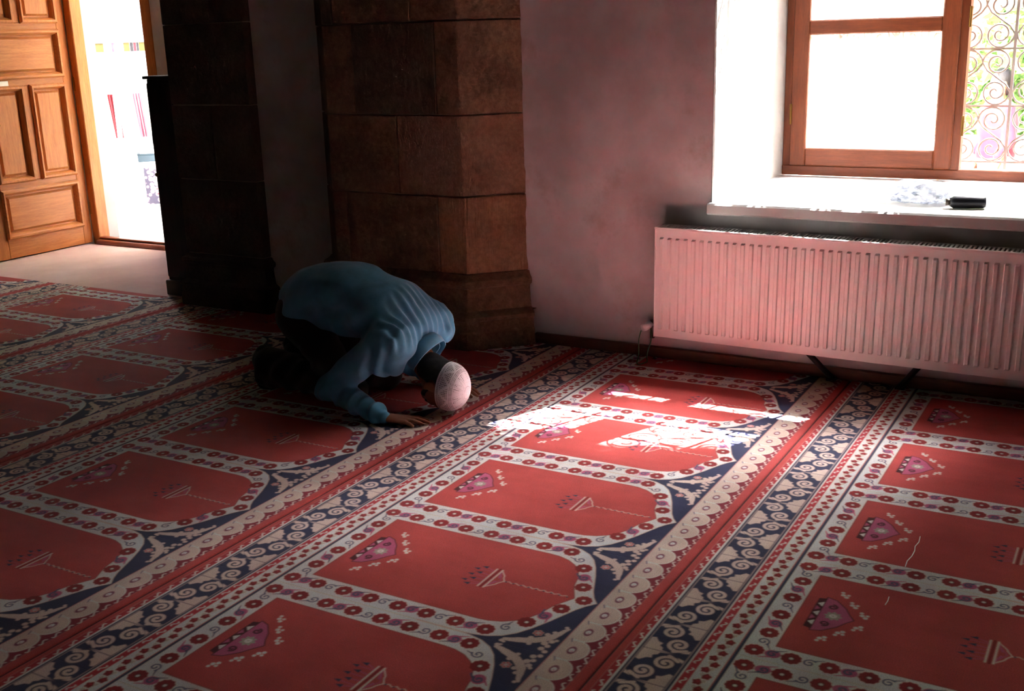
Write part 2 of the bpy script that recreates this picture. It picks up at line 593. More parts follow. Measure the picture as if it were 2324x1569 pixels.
def door_panel(x0, x1, z0, z1, upright):
    mt = M['door_v'] if upright else M['door_h']
    # field with a bevelled raised middle
    g = MB()
    yb, yf = dy0 + .018, dy0 + .004
    i0, i1 = .045, .062
    vs = []
    for ins, y in ((0, yb), (i0, yb), (i1, yf)):
        vs += [(x0 + ins, y, z0 + ins), (x1 - ins, y, z0 + ins), (x1 - ins, y, z1 - ins), (x0 + ins, y, z1 - ins)]
    vs += [(x0, yb + .015, z0), (x1, yb + .015, z0), (x1, yb + .015, z1), (x0, yb + .015, z1)]
    fs = []
    for k in (0, 4):
        fs += [(k + i, k + (i + 1) % 4, k + 4 + (i + 1) % 4, k + 4 + i) for i in range(4)]
    fs += [(8, 9, 10, 11), (15, 14, 13, 12)] + [(12 + i, 12 + (i + 1) % 4, (i + 1) % 4, i) for i in range(4)]
    pnl = g.add(vs, fs).build('panel', mt, door)
    # bolection moulding standing proud of the leaf
    prof = [(-.012, 0.0), (-.012, .012), (.0, .026), (.014, .026), (.024, .012), (.034, -.016)]
    g = MB()
    vs = []
    for o, h in prof:
        vs += [(x0 + o, dy0 - h, z0 + o), (x1 - o, dy0 - h, z0 + o), (x1 - o, dy0 - h, z1 - o), (x0 + o, dy0 - h, z1 - o)]
    fs = []
    for k in range(len(prof) - 1):
        fs += [(k * 4 + i, k * 4 + (i + 1) % 4, k * 4 + 4 + (i + 1) % 4, k * 4 + 4 + i) for i in range(4)]
    g.add(vs, fs).build('moulding', mt, door)
for a in ((1.055, 1.778, .165, .54, False), (1.055, 1.378, .60, 1.33, True), (1.45, 1.778, .60, 1.33, True),
          (1.055, 1.778, 1.39, 1.75, False), (1.055, 1.378, 1.81, 2.50, True), (1.45, 1.778, 1.81, 2.50, True)):
    x0, x1, z0, z1, upr = a
    door_panel(x0 + .004, x1 - .004, z0 + .004, z1 - .004, upr)
MB().box((1.10, dy0 - .006, 1.335), (1.262, dy0 + .002, 1.375)).build('name_plate', M['white_paint'], door, bevel=.002)
MB().tube([(1.0, dy0 - .05, 1.05), (1.10, dy0 - .05, 1.05)], .011, 8).build('handle', M['brass'], door)
MB().tube([(1.0, dy0 - .05, 1.05), (1.0, dy0 + .01, 1.05)], .011, 8).build('handle_spindle', M['brass'], door)
for hz in (.30, 1.32, 2.12):
    MB().tube([(1.872, dy0 - .008, hz - .055), (1.872, dy0 - .008, hz + .055)], .009, 8).build('hinge', M['brass'], door)
dfr = empty('door_2', (1.88, 2.35, 0), kind='structure')
dfr['label'] = 'wooden frame and threshold of the open doorway'
MB().box((1.872, JY1 - .02, FZ), (1.985, JY1 + .06, DZ + .06)).build('frame_jamb', M['door_v'], dfr, bevel=.006)
MB().box((1.84, JY0 - .06, FZ), (1.985, JY0 + .05, DZ + .06)).build('frame_jamb', M['door_v'], dfr, bevel=.006)
MB().box((1.84, JY0 + .05, DZ), (1.985, JY1 - .02, DZ + .06)).build('frame_head', M['door_h'], dfr, bevel=.006)
MB().box((1.83, JY0 + .05, FZ), (1.985, JY1 - .02, .035)).build('threshold', M['win_h'], dfr, bevel=.008)
MB().box((1.87, JY0 + .05, .035), (1.93, JY1 - .02, .055)).build('threshold_strip', M['win_h'], dfr, bevel=.006)
tag(MB().box((1.985, JY1, -.10), (OX, JY1 + .062, DZ + .06)).build('trim_5', M['whitewash']), kind='structure')
tag(MB().box((1.985, JY0 - .062, -.10), (OX, JY0, DZ + .06)).build('trim_6', M['whitewash']), kind='structure')

# ------------------------------------------------------------------ stone piers
def offset_poly(poly, d):
    """shift an open plan polyline outwards (to its right side) by d"""
    out = []
    n = len(poly)
    for i in range(n):
        p = Vector(poly[i])
        a = (p - Vector(poly[i - 1])).normalized() if i > 0 else None
        b = (Vector(poly[i + 1]) - p).normalized() if i < n - 1 else None
        if a is None: nn = Vector((b.y, -b.x)); q = p + nn * d
        elif b is None: nn = Vector((a.y, -a.x)); q = p + nn * d
        else:
            na, nb = Vector((a.y, -a.x)), Vector((b.y, -b.x))
            m = (na + nb).normalized()
            q = p + m * (d / max(.3, m.dot(na)))
        out.append((q.x, q.y))
    return out

p1 = empty('stone_pier', (.5, -1.44, 0), 'large octagonal tan stone pier with moulded base behind the kneeling man', 'pillar')
# plan of the shaft from the far left face to the wall on the right
PL = [(.60, -.80), (.57, -.80), (.36, -1.01), (.36, -1.863), (.556, -2.059), (.60, -2.10)]
def cut(poly, t0, t1):
    """part of the plan polyline between arc lengths"""
    pts = [Vector(p) for p in poly]
    seg = [(pts[i + 1] - pts[i]).length for i in range(len(pts) - 1)]
    out = []
    acc = 0
    for i, L in enumerate(seg):
        a, b = max(t0, acc), min(t1, acc + L)
        if b > a + 1e-6:
            for q in (a, b):
                p = pts[i].lerp(pts[i + 1], (q - acc) / L)
                if not out or (Vector(out[-1]) - p).length > 1e-5:
                    out.append((p.x, p.y))
        acc += L
    return out
total = sum((Vector(PL[i + 1]) - Vector(PL[i])).length for i in range(len(PL) - 1))
# arc length of the corner F1/F2
cornerF = (Vector(PL[1]) - Vector(PL[0])).length + (Vector(PL[2]) - Vector(PL[1])).length + .853
MB().prism(offset_poly(PL, -.012) + [(.599, -2.09), (.599, -.81)], .36, 5.99).build('mortar_core', M['mortar'], p1)
courses = [.392, .802, 1.216, 1.680, 2.10, 2.52, 2.96, 3.40, 3.84, 4.3, 4.8, 5.4, 5.99]
joints = {0: [.42, cornerF - .165], 1: [.28, .78], 2: [.52, cornerF - .14], 3: [.40, .90]}
mats1 = {0: ['stone3', 'stone3', 'stone'], 1: ['stone4', 'stone3', 'stone2'], 2: ['stone3', 'stone4', 'stone3'], 3: ['stone4', 'stone3', 'stone3']}  # left-face blocks take the darker stones, painting in that face's shade
for c in range(len(courses) - 1):
    js = [0] + joints[c % 4] + [total]
    for k in range(len(js) - 1):
        g0, g1 = js[k] + (.003 if k else 0), js[k + 1] - (.003 if k < len(js) - 2 else 0)
        d = rng.uniform(-.002, .004)
        outer = offset_poly(cut(PL, g0, g1), d)
        inner = [(min(x, .599), y) for x, y in offset_poly(cut(PL, g0, g1), -.09)]
        outer = [(min(x, .599), y) for x, y in outer]
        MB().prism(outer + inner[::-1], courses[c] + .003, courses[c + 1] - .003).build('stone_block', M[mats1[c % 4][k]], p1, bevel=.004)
base_prof = [(.0, .080), (.088, .080), (.098, .070), (.150, .066), (.158, .084), (.176, .084), (.188, .060), (.200, .034), (.250, .022), (.300, .016),
             (.318, .020), (.328, .042), (.345, .054), (.362, .046), (.374, .022), (.392, .008), (.396, -.02)]
def moulded(poly, prof, parent, name, mat, back):
    g = MB()
    rows = [[(min(x, .599), y) for x, y in offset_poly(poly, d)] for z, d in prof]
    n = len(poly)
    vs = [(x, y, prof[i][0]) for i, r in enumerate(rows) for x, y in r]
    fs = [(i * n + k, i * n + k + 1, (i + 1) * n + k + 1, (i + 1) * n + k) for i in range(len(rows) - 1) for k in range(n - 1)]
    g.add(vs, fs)
    top, bot = rows[-1], rows[0]
    m = len(g.v)
    g.add([(back, top[0][1], prof[-1][0]), (back, top[-1][1], prof[-1][0])], [])
    g.f.append(tuple(range((len(rows) - 1) * n, len(rows) * n)) + (m + 1, m))
    return g.build(name, mat, parent)
PLB = [(.60, -.80), (.57, -.80), (.36, -1.01), (.36, -1.863), (.556, -2.059), (.60, -2.10)]
lo = [q for q in base_prof if q[0] <= .188]
hi = [q for q in base_prof if q[0] >= .180]
hi.insert(0, (.181, .05))
moulded(PLB, lo, p1, 'plinth', M['stone3'], .599)
moulded(PLB, hi, p1, 'base_moulding', M['stone3'], .599)

g = MB()
lz = [.02, .06, .10, .14, .18, .22, .26, .30, .34, .38] + [.42 + .055 * i for i in range(101)]
vs = []
for z in lz:
    flare = np.interp(z, [.0, .10, .18, .24, .32, .38, .42], [.082, .080, .068, .04, .022, .026, .0])
    yl = -2.096 - flare + rng.uniform(-.009, .009) * (1.0 if z < 1.2 else .45)
    vs += [(.5905, yl, z), (.5985, yl - .10, z), (.5995, yl + .004, z)]
fs = []
for i in range(len(lz) - 1):
    a_, b_ = i * 3, i * 3 + 3
    fs += [(a_, a_ + 1, b_ + 1, b_), (a_ + 2, a_, b_, b_ + 2)]
tag(g.add(vs, fs).build('trim_7', M['plaster']), kind='structure')['label'] = 'ragged plaster edge beside the stone pier'
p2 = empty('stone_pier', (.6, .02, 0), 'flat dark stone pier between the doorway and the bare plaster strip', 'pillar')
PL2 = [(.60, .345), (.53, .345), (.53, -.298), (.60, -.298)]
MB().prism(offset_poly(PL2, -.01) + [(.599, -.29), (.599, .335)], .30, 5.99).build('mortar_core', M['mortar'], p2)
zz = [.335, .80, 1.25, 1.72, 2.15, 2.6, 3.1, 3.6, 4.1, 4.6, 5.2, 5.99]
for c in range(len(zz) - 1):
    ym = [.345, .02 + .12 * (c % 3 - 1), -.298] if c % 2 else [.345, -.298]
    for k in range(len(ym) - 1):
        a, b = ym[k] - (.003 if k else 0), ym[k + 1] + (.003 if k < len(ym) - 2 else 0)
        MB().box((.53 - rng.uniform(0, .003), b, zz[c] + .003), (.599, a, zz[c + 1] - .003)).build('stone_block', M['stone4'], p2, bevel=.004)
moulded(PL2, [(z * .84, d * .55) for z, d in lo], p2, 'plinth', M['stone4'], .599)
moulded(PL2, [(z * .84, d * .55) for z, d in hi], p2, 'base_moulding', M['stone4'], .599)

# ------------------------------------------------------------------ carpets
P_W, P_Q = 0.6199, 1.3972          # one prayer niche: width along the runner, depth across it
S0 = 1.019 - P_Q                   # a runner goes from the seam behind its back border to the seam before its arches
NX, NS = 248, 560
SS = 2
C_CREAM = np.array(srgb(232, 212, 202)); C_RED = np.array(srgb(176, 70, 68)); C_DRED = np.array(srgb(132, 34, 38))
C_NAVY = np.array(srgb(50, 51, 78)); C_PINK = np.array(srgb(176, 84, 118)); C_TAN = np.array(srgb(208, 180, 168))
C_WHITE = np.array(srgb(232, 224, 216)); C_PURP = np.array(srgb(128, 40, 56)); C_BLUE = np.array(srgb(84, 92, 122))
C_ROSE = np.array(srgb(172, 48, 58)); C_MAROON = np.array(srgb(74, 22, 34)); C_GREY = np.array(srgb(150, 146, 130))
nxx, nss = NX * SS, NS * SS
gxx = (np.arange(nxx) + .5) / nxx * P_W - P_W / 2
gss = S0 + (np.arange(nss) + .5) / nss * P_Q
XG, SG = np.meshgrid(gxx, gss)
img = np.zeros((nss, nxx, 3))
AA = .0013
def paint(mask, colr, sl=None):
    t = img if sl is None else img[sl]
    t[:] = t * (1 - mask[..., None]) + colr * mask[..., None]
def al(d):                           # coverage from a signed distance (negative inside)
    return np.clip(.5 - d / (2 * AA), 0, 1)
def band(a, b, colr):
    paint(al(np.maximum(a - SG, SG - b)), colr)
def stamp(cx, cs, r, fun, wrap=True):
    """fun(dx, ds) -> list of (signed distance, colour), painted in a window of radius r"""
    i0 = int((cx - r + P_W / 2) / P_W * nxx); i1 = int((cx + r + P_W / 2) / P_W * nxx) + 1
    j0 = max(0, int((cs - r - S0) / P_Q * nss)); j1 = min(nss, int((cs + r - S0) / P_Q * nss) + 1)
    ii = np.arange(i0, i1)
    dx = (ii + .5) / nxx * P_W - P_W / 2 - cx
    ds = gss[j0:j1] - cs
    DX, DS = np.meshgrid(dx, ds)
    sub = img[j0:j1][:, ii % nxx]
    for d, colr in fun(DX, DS):
        m = al(d)[..., None]
        sub = sub * (1 - m) + colr * m
    jj = np.arange(j0, j1)
    img[np.ix_(jj, ii % nxx)] = sub
def circ(dx, ds, x, s, r): return np.hypot(dx - x, ds - s) - r
def segd(dx, ds, a, b, w0, w1=None):
    w1 = w0 if w1 is None else w1
    ax, as_ = a; bx, bs = b
    vx, vs_ = bx - ax, bs - as_
    t = np.clip(((dx - ax) * vx + (ds - as_) * vs_) / (vx * vx + vs_ * vs_ + 1e-12), 0, 1)
    return np.hypot(dx - ax - t * vx, ds - as_ - t * vs_) - (w0 + (w1 - w0) * t)
def poly_line(dx, ds, pts, w):
    d = np.full(dx.shape, 9.)
    for a, b in zip(pts[:-1], pts[1:]):
        d = np.minimum(d, segd(dx, ds, a, b, w))
    return d
def poly_fill(dx, ds, pts):
    inside = np.zeros(dx.shape, bool)
    d = np.full(dx.shape, 9.)
    n = len(pts)
    for i in range(n):
        (x0, y0), (x1, y1) = pts[i], pts[(i + 1) % n]
        d = np.minimum(d, segd(dx, ds, (x0, y0), (x1, y1), 0))
        c = ((y0 > ds) != (y1 > ds)) & (dx < (x1 - x0) * (ds - y0) / ((y1 - y0) if y1 != y0 else 1e-9) + x0)
        inside ^= c
    return np.where(inside, -d, d)
def spiral_pts(cx, cs, r0, r1, a0, turns, n=22):
    return [(cx + (r0 + (r1 - r0) * k / n) * math.cos(a0 + turns * 2 * math.pi * k / n),
             cs + (r0 + (r1 - r0) * k / n) * math.sin(a0 + turns * 2 * math.pi * k / n)) for k in range(n + 1)]

def flower(R=.029, colr=C_DRED, rot=0.):
    def f(dx, ds):
        a = np.arctan2(ds, dx) + rot
        r = np.hypot(dx, ds)
        return [(r - R * (.955 + .045 * np.cos(10 * a)), colr), (r - R * .30, C_MAROON), (r - R * .19, C_CREAM)]
    return f
def hook(dirx, dirs, pinky):
    """little S hook lying along the border direction"""
    def f(dx, ds):
        u = (dx * dirx + ds * dirs) / 1.2
        v = (-dx * dirs + ds * dirx) / 1.2
        out = []
        if pinky:
            out.append((np.hypot(u * .9, v) - .0165, C_PINK))
            out.append((segd(u, v, (.004, -.014), (.026, -.024), .003, .0015), C_PINK))
            out.append((poly_line(u, v, spiral_pts(.001, .0, .0125, .003, 2.2, -1.1, 14), .0026), C_BLUE * .8))
            out.append((segd(u, v, (-.006, .014), (-.026, .024), .0028, .0015), C_BLUE * .8))
        else:
            out.append((poly_line(u, v, spiral_pts(.002, -.001, .015, .003, 2.4, -1.25, 16), .0026), C_BLUE))
            out.append((segd(u, v, (-.008, .012), (-.027, .022), .0026, .0014), C_BLUE))
        return out
    return f

# ground of the whole runner
band(S0 - 1, 9, C_CREAM)
band(S0 - 1, -.352, C_RED)
band(-.377 - .01, -.3745, C_MAROON)
band(-.352, -.329, C_ROSE * .85)
band(-.329, -.3235, C_WHITE)
band(-.3235, -.176, C_NAVY)
band(-.3165, -.3145, C_TAN)
band(-.1865, -.1845, C_TAN)
band(-.176, -.1725, C_WHITE)
band(-.1725, -.147, C_ROSE)
band(-.147, -.134, C_WHITE)
band(-.134, -.104, C_CREAM)
band(-.0895, -.0865, C_ROSE)
band(-.0865, -.076, C_NAVY)
# S marks on the two narrow red bands
for k in range(12):
    x = -P_W / 2 + (k + .5) * P_W / 12
    for s0, fl in ((-.340, 1), (-.160, -1)):
        zig = [(-.013, .001 * fl), (-.010, .006 * fl), (-.005, .005 * fl), (.0, .0), (.005, -.005 * fl), (.010, -.006 * fl), (.013, -.001 * fl)]
        stamp(x, s0, .02, lambda dx, ds, z=zig: [(poly_line(dx, ds, z, .0019), C_WHITE)])
# garland: wavy vine with red blossoms
for k in range(20):
    x = -P_W / 2 + (k + .5) * P_W / 20
    o = .0065 if k % 2 else -.0065
    stamp(x, -.119 + o, .022, lambda dx, ds: [(np.hypot(dx, ds) -   .0152 * (.88 + .12 * np.cos(5 * np.arctan2(ds, dx))), C_DRED), (np.hypot(dx - .003, ds) - .0035, C_ROSE)])
    stamp(x + .008, -.119 - o * 1.2, .02, lambda dx, ds: [(np.hypot(dx * .8, ds) - .006, C_GREY * .6 + C_CREAM * .4)])
# meander of paired spirals: tan scrolls on navy
MP = P_W / 2
for k in range(2):
    xr = -P_W / 2 + MP * (k + .25)
    for base, sd in ((xr, 1), (xr + MP / 2, -1)):
        sc = -.2505
        def flare(dx, ds, sd=sd):
            out = []
            for m in (-1, 1):
                out.append((poly_fill(dx, ds, [(0, sd * .061), (m * .058, sd * .061), (m * .062, sd * .050), (m * .044, sd * .036), (m * .040, sd * .022),
                                               (m * .026, sd * .026), (m * .018, sd * .014), (m * .006, sd * .012), (0, -sd * .028)]), C_TAN))
            out.append((poly_line(dx, ds, [(0, sd * .062), (0, -sd * .030)], .0014), C_NAVY))
            for m in (-1, 1):
                out.append((poly_fill(dx, ds, [(m * .018, -sd * .061), (m * .034, -sd * .061), (m * .012, -sd * .040)]), C_TAN))
            return out
        stamp(base, sc, .10, flare)
        for m in (-1, 1):
            def spin(dx, ds, sd=sd, m=m):
                a0 = (-2.2 if m > 0 else math.pi + 2.2) * sd
                pts = [(m * .012, -sd * .018)] + spiral_pts(m * .049, -sd * .021, .0335, .0045, a0 + (0 if m > 0 else 0), (1.62 if m > 0 else -1.62) * -sd, 30)
                return [(poly_line(dx, ds, pts, .0056), C_TAN)]
            stamp(base, sc, .10, spin)
# niche: inner and outer arch outlines (half width as a function, given as polylines)
inner_h = [(.2285, 0), (.2285, .60), (.2255, .635), (.213, .674), (.192, .706), (.160, .734), (.120, .753), (.088, .760), (.066, .766), (.040, .779), (.018, .791), (0, .800)]
outer_h = [(.3095, -.05), (.3095, .60), (.308, .632), (.298, .676), (.278, .714), (.248, .744), (.205, .770), (.150, .796), (.100, .816), (.060, .832), (.028, .850), (0, .872)]
inner = [(a, b) for a, b in inner_h] + [(-a, b) for a, b in inner_h[::-1][1:]]
outer = [(a, b) for a, b in outer_h] + [(-a, b) for a, b in outer_h[::-1][1:]]
d_out = poly_fill(XG, SG, outer)
d_in = poly_fill(XG, SG, inner)
band(.60, .878, C_NAVY)
mk = (SG > .45)
paint(al(d_out) * mk, C_TAN)
paint(al(d_out + .0035) * mk, C_CREAM)
paint(al(d_in), C_MAROON)
paint(al(d_in + .0022), C_RED)
# seam between neighbouring niches
for xs in (-P_W / 2,):
    stamp(xs, .29, .40, lambda dx, ds: [(np.maximum(np.abs(dx) - .0012, np.maximum(-.36 - ds, ds - .33)), C_TAN * .75)])
# border flowers and hooks
for sx in (-1, 1):
    for k in range(8):
        s = -.045 + .1 * k
        c = C_DRED if k % 2 else C_DRED * 1.15
        stamp(sx * .268, s, .035, flower(.0285, c, .2 * k))
        if k < 7:
            stamp(sx * .268, s + .05, .034, hook(0, sx, k % 2 == 0))
    for (x, s, r) in ((.183, .739, .0285), (.072, .792, .0275)):
        stamp(sx * x, s, .036, flower(r, C_DRED, x * 9))
    stamp(sx * .231, .702, .034, hook(-.7 * sx * sx, .7 * sx, False))
    stamp(sx * .128, .768, .034, hook(-.9, .3 * sx, True))
    for x in (.0555, .166):
        stamp(sx * x, -.035, .036, flower(.0275, C_DRED, x * 7))
    for x, pk in ((.111, True), (.218, False)):
        stamp(sx * x, -.035, .034, hook(-sx, 0, pk))
stamp(0, .829, .036, flower(.027, C_DRED))
stamp(0, -.035, .034, hook(1, 0, False))
# tasselled pendant medallion at the back of the field
def heart(dx, ds):
    body = [(-.099, .058), (.099, .058), (.090, .085), (.055, .118), (.022, .136), (0, .152), (-.022, .136), (-.055, .118), (-.090, .085)]
    bar = [(-.087, .035), (.087, .035), (.093, .058), (-.093, .058)]
    L = [(poly_fill(dx, ds, body) - .004, C_MAROON * 1.4), (poly_fill(dx, ds, body), C_PINK), (poly_fill(dx, ds, bar), C_MAROON)]
    for x in (-.056, 0, .056):
        L.append((poly_fill(dx, ds, [(x - .014, .055), (x + .014, .055), (x, .040)]), C_WHITE))
    for x in (-.028, .028):
        L.append((poly_fill(dx, ds, [(x - .014, .039), (x + .014, .039), (x, .053)]), C_PINK))
    for m in (-1, 1):
        L.append((poly_line(dx, ds, spiral_pts(m * .050, .083, .014, .004, 0 if m > 0 else math.pi, 1.2 * m, 14), .0032), C_MAROON))
    a = np.arctan2(ds - .096, dx); r = np.hypot(dx, ds - .096)
    L += [(r - .025 * (.85 + .15 * np.cos(8 * a)), C_GREY * 1.1), (r - .010, C_CREAM), (r - .004, C_GREY)]
    for m in (-1, 1):
        for x, s in ((.133, .095), (.084, .132), (.037, .170)):
            for q, qs, rr in ((-.014, -.006, .0052), (.0, -.002, .0066), (.010, .009, .0062), (-.004, .012, .0048)):
                L.append((circ(dx, ds, m * (x - q), s + qs, rr), C_WHITE))
    return L
stamp(0, 0, .19, heart)
# hanging lamp with its twisted cord
def lamp(dx, ds):
    pts = [(.0035 * math.sin(k * 1.35), .775 - k * .0052) for k in range(42)]
    L = [(poly_line(dx, ds, pts, .0016), C_CREAM * .75)]
    for k in range(0, 42, 5):
        L.append((circ(dx, ds, -.002, .775 - k * .0052, .0034), C_NAVY))
    top = .56
    for m in (-1, 1):
        L += [(poly_line(dx, ds, [(0, top), (m * .018, top - .012), (m * .030, top - .016), (m * .058, .520)], .0018), C_CREAM * .8),
              (segd(dx, ds, (m * .012, .535), (m * .05, .522), .003), C_PINK),
              (segd(dx, ds, (0, .548), (m * .03, .532), .0015), C_PINK)]
    L += [(segd(dx, ds, (-.060, .521), (.060, .521), .0026), C_CREAM * .85), (segd(dx, ds, (-.062, .511), (.062, .511), .0042), C_DRED),
          (segd(dx, ds, (-.060, .501), (.060, .501), .0026), C_CREAM * .85)]
    for x in (-.058, -.022, .018, .056):
        L += [(segd(dx, ds, (x * .8, .498), (x, .468), .0016), C_PINK), (poly_fill(dx, ds, [(x - .008, .470), (x + .008, .470), (x, .448)]), C_NAVY)]
    for x in (-.04, .0, .038):
        L += [(segd(dx, ds, (x, .498), (x, .452), .0013), C_PINK), (poly_fill(dx, ds, [(x - .007, .450), (x + .007, .450), (x, .428)]), C_NAVY)]
    return L
stamp(0, .6, .19, lambda dx, ds: lamp(dx, ds + .6))
# arabesque in the navy spandrel, mirrored about the niche seam
def spandrel(dx, ds):
    L = []
    for m in (-1, 1):
        chain = [((.022, .728), .007), ((.026, .744), .009), ((.034, .764), .012), ((.042, .786), .013), ((.052, .806), .013), ((.068, .826), .013),
                 ((.088, .842), .012), ((.112, .852), .009), ((.132, .858), .0065), ((.144, .864), .005)]
        for (a, ra), (b, rb) in zip(chain[:-1], chain[1:]):
            L.append((segd(dx, ds, (m * a[0], a[1]), (m * b[0], b[1]), ra, rb), C_TAN))
        for x, s, r in ((.012, .724, .007), (.008, .733, .005), (.150, .856, .006), (.060, .790, .008), (.030, .800, .007), (.094, .824, .008), (.112, .838, .007), (.050, .838, .010), (.040, .852, .008), (.066, .852, .009), (.022, .842, .009), (.012, .858, .008), (.076, .862, .006)):
            L.append((circ(dx, ds, m * x, s, r), C_TAN))
        L.append((segd(dx, ds, (m * .006, .812), (m * .034, .826), .004, .002), C_NAVY))
        for q in range(6):
            a = q * math.pi / 3
            L.append((circ(dx, ds, m * .090 + .0105 * math.cos(a), .797 + .0105 * math.sin(a), .0055), C_TAN))
        for q in range(6):
            a = q * math.pi / 3
            L.append((circ(dx, ds, m * .090 + .0105 * math.cos(a), .797 + .0105 * math.sin(a), .0036), C_ROSE * 1.2))
        L.append((circ(dx, ds, m * .090, .797, .0045), C_TAN))
    L += [(segd(dx, ds, (0, .79), (0, .83), .004, .0025), C_NAVY)]
    return L
stamp(-P_W / 2, 0.79, .20, lambda dx, ds: spandrel(dx, ds + .79))
# scalloped tan border before the arches
band(.878, .8805, C_ROSE)
band(.8805, .930, C_TAN)
band(.930, .986, C_PURP)
band(.986, 2, C_RED)
band(1.0155, 2, C_MAROON)
for k in range(6):
    x = -P_W / 2 + (k + .5) * P_W / 6
    stamp(x, .918, .07, lambda dx, ds: [(np.maximum(np.hypot(dx * .93, ds) - .050, -ds - .02), C_CREAM), (np.maximum(np.hypot(dx * .93, ds) - .0465, -ds - .02), C_TAN)])
for k in range(6):
    x = -P_W / 2 + (k + .5) * P_W / 6
    stamp(x, .918, .05, lambda dx, ds: [(np.hypot(dx * .62, ds - .002) - .0125, C_PURP * .8 + C_BLUE * .3), (np.hypot(dx * .75, ds - .002) - .0072, C_WHITE), (np.hypot(dx + .004, ds - .003) - .003, C_PINK)])
    stamp(x + P_W / 12, .897, .03, lambda dx, ds: [(segd(dx, ds, (-.012, .004), (.004, -.004), .0018), C_BLUE)])
for k in range(14):
    x = -P_W / 2 + (k + .5) * P_W / 14
    zig = [(-.015, .002), (-.011, .007), (-.006, .005), (.0, -.001), (.006, -.006), (.011, -.006), (.015, -.001)]
    stamp(x, .977, .024, lambda dx, ds, z=zig: [(poly_line(dx, ds, z, .0019), C_WHITE * .9)])

# average down to the mesh vertices (NX+1 by NS+1), periodic along the runner
small = img.reshape(NS, SS, NX, SS, 3).mean((1, 3))
padx = np.concatenate([small[:, -1:], small, small[:, :1]], 1)
pad = np.concatenate([padx[:1], padx, padx[-1:]], 0)
vcol = (pad[:-1, :-1] + pad[1:, :-1] + pad[:-1, 1:] + pad[1:, 1:]) / 4
vcol = np.minimum(vcol * 1.5, .88)      # full yarn colour; the pile noise darkens it again

def carpet_mesh(c0, c1):
    """columns c0..c1 of the woven pattern as a thick slab of pile; local x along the runner, y = -s"""
    n = c1 - c0
    xs = np.arange(c0, c1 + 1) / NX * P_W - P_W / 2
    ss = S0 + np.arange(NS + 1) / NS * P_Q
    X_, S_ = np.meshgrid(xs, ss)
    Z_ = np.zeros_like(X_)
    edge = np.minimum(S_ - S0, S0 + P_Q - S_)
    Z_ -= .005 * np.exp(-(edge / .006) ** 2)                 # rolled edge at the seam
    top = np.stack([X_, -S_, Z_], -1).reshape(-1, 3)
    cols = vcol[:, c0:c1 + 1].reshape(-1, 3)
    w_ = n + 1
    j, i = np.meshgrid(np.arange(NS), np.arange(n), indexing='ij')
    a = (j * w_ + i).ravel()
    quads = np.stack([a, a + w_, a + w_ + 1, a + 1], 1)
    # skirt down to the floor all round
    ring = [k for k in range(w_)] + [jj * w_ + n for jj in range(1, NS + 1)] + [NS * w_ + k for k in range(n - 1, -1, -1)] + [jj * w_ for jj in range(NS - 1, 0, -1)]
    ring = np.array(ring)
    low = top[ring].copy()
    low[:, 2] = FZ + .0005
    base = len(top)
    m = len(ring)
    k = np.arange(m)
    sk = np.stack([ring, ring[(k + 1) % m], base + (k + 1) % m, base + k], 1)
    verts = np.concatenate([top, low])
    vc = np.concatenate([cols, cols[ring]])
    faces = np.concatenate([quads, sk])
    me = bpy.data.meshes.new('niche_panel')
    me.vertices.add(len(verts))
    me.vertices.foreach_set('co', verts.astype(np.float32).ravel())
    me.loops.add(faces.size)
    me.loops.foreach_set('vertex_index', faces.astype(np.int32).ravel())
    me.polygons.add(len(faces))
    me.polygons.foreach_set('loop_start', np.arange(0, faces.size, 4, dtype=np.int32))
    me.polygons.foreach_set('loop_total', np.full(len(faces), 4, np.int32))
    me.update(calc_edges=True)
    at = me.attributes.new('yarn', 'FLOAT_COLOR', 'POINT')
    at.data.foreach_set('color', np.concatenate([vc, np.ones((len(vc), 1))], 1).astype(np.float32).ravel())
    me.materials.append(M['pile'])
    return me
FULL = carpet_mesh(0, NX)
runners = [
    (-2, .10, 'red patterned carpet runner under the open door leaf, farthest from the window'),
    (-1, .145, 'red patterned carpet runner reaching the plain rose carpet of the entrance'),
    (0, -.237, 'red patterned carpet runner behind the heels of the kneeling man'),
    (1, .0746, 'red patterned carpet runner that the man is kneeling on'),
    (2, .012, 'red patterned carpet runner with the white patch of sunlight on it'),
    (3, .245, 'red patterned carpet runner in the right foreground below the radiator'),
    (4, .0, 'red patterned carpet runner at the right edge, beyond the foreground one'),
]
for k, ph, lab in runners:
    yb = -k * P_Q
    xe = .585 if k > -1 else .60
    if k == -1: xe = .60
    # pattern phase: niche centres at ph + i * P_W
    xl = -6.2
    root = empty('carpet_runner', (0, yb, 0), lab, 'carpet', 'prayer carpet runners')
    i = math.floor((xl - ph) / P_W)
    while True:
        c = ph + i * P_W
        if c - P_W / 2 >= xe - .01:
            break
        if c + P_W / 2 <= xe:
            me = FULL
        else:
            n = int(round((xe - (c - P_W / 2)) / P_W * NX))
            me = carpet_mesh(0, max(2, n))
        o = bpy.data.objects.new('niche_panel', me)
        o.parent = root
        o.location = (c, 0, 0)
        COL.objects.link(o)
        i += 1
ec = MB().box((.605, DY0 + .005, FZ + .0005), (1.828, DY1 - .005, -.001)).build('entrance_carpet', M['entry_carpet'], origin=(1.2, 1.7, FZ), bevel=.002)
tag(ec, 'plain rose carpet lying inside the open doorway', 'carpet')
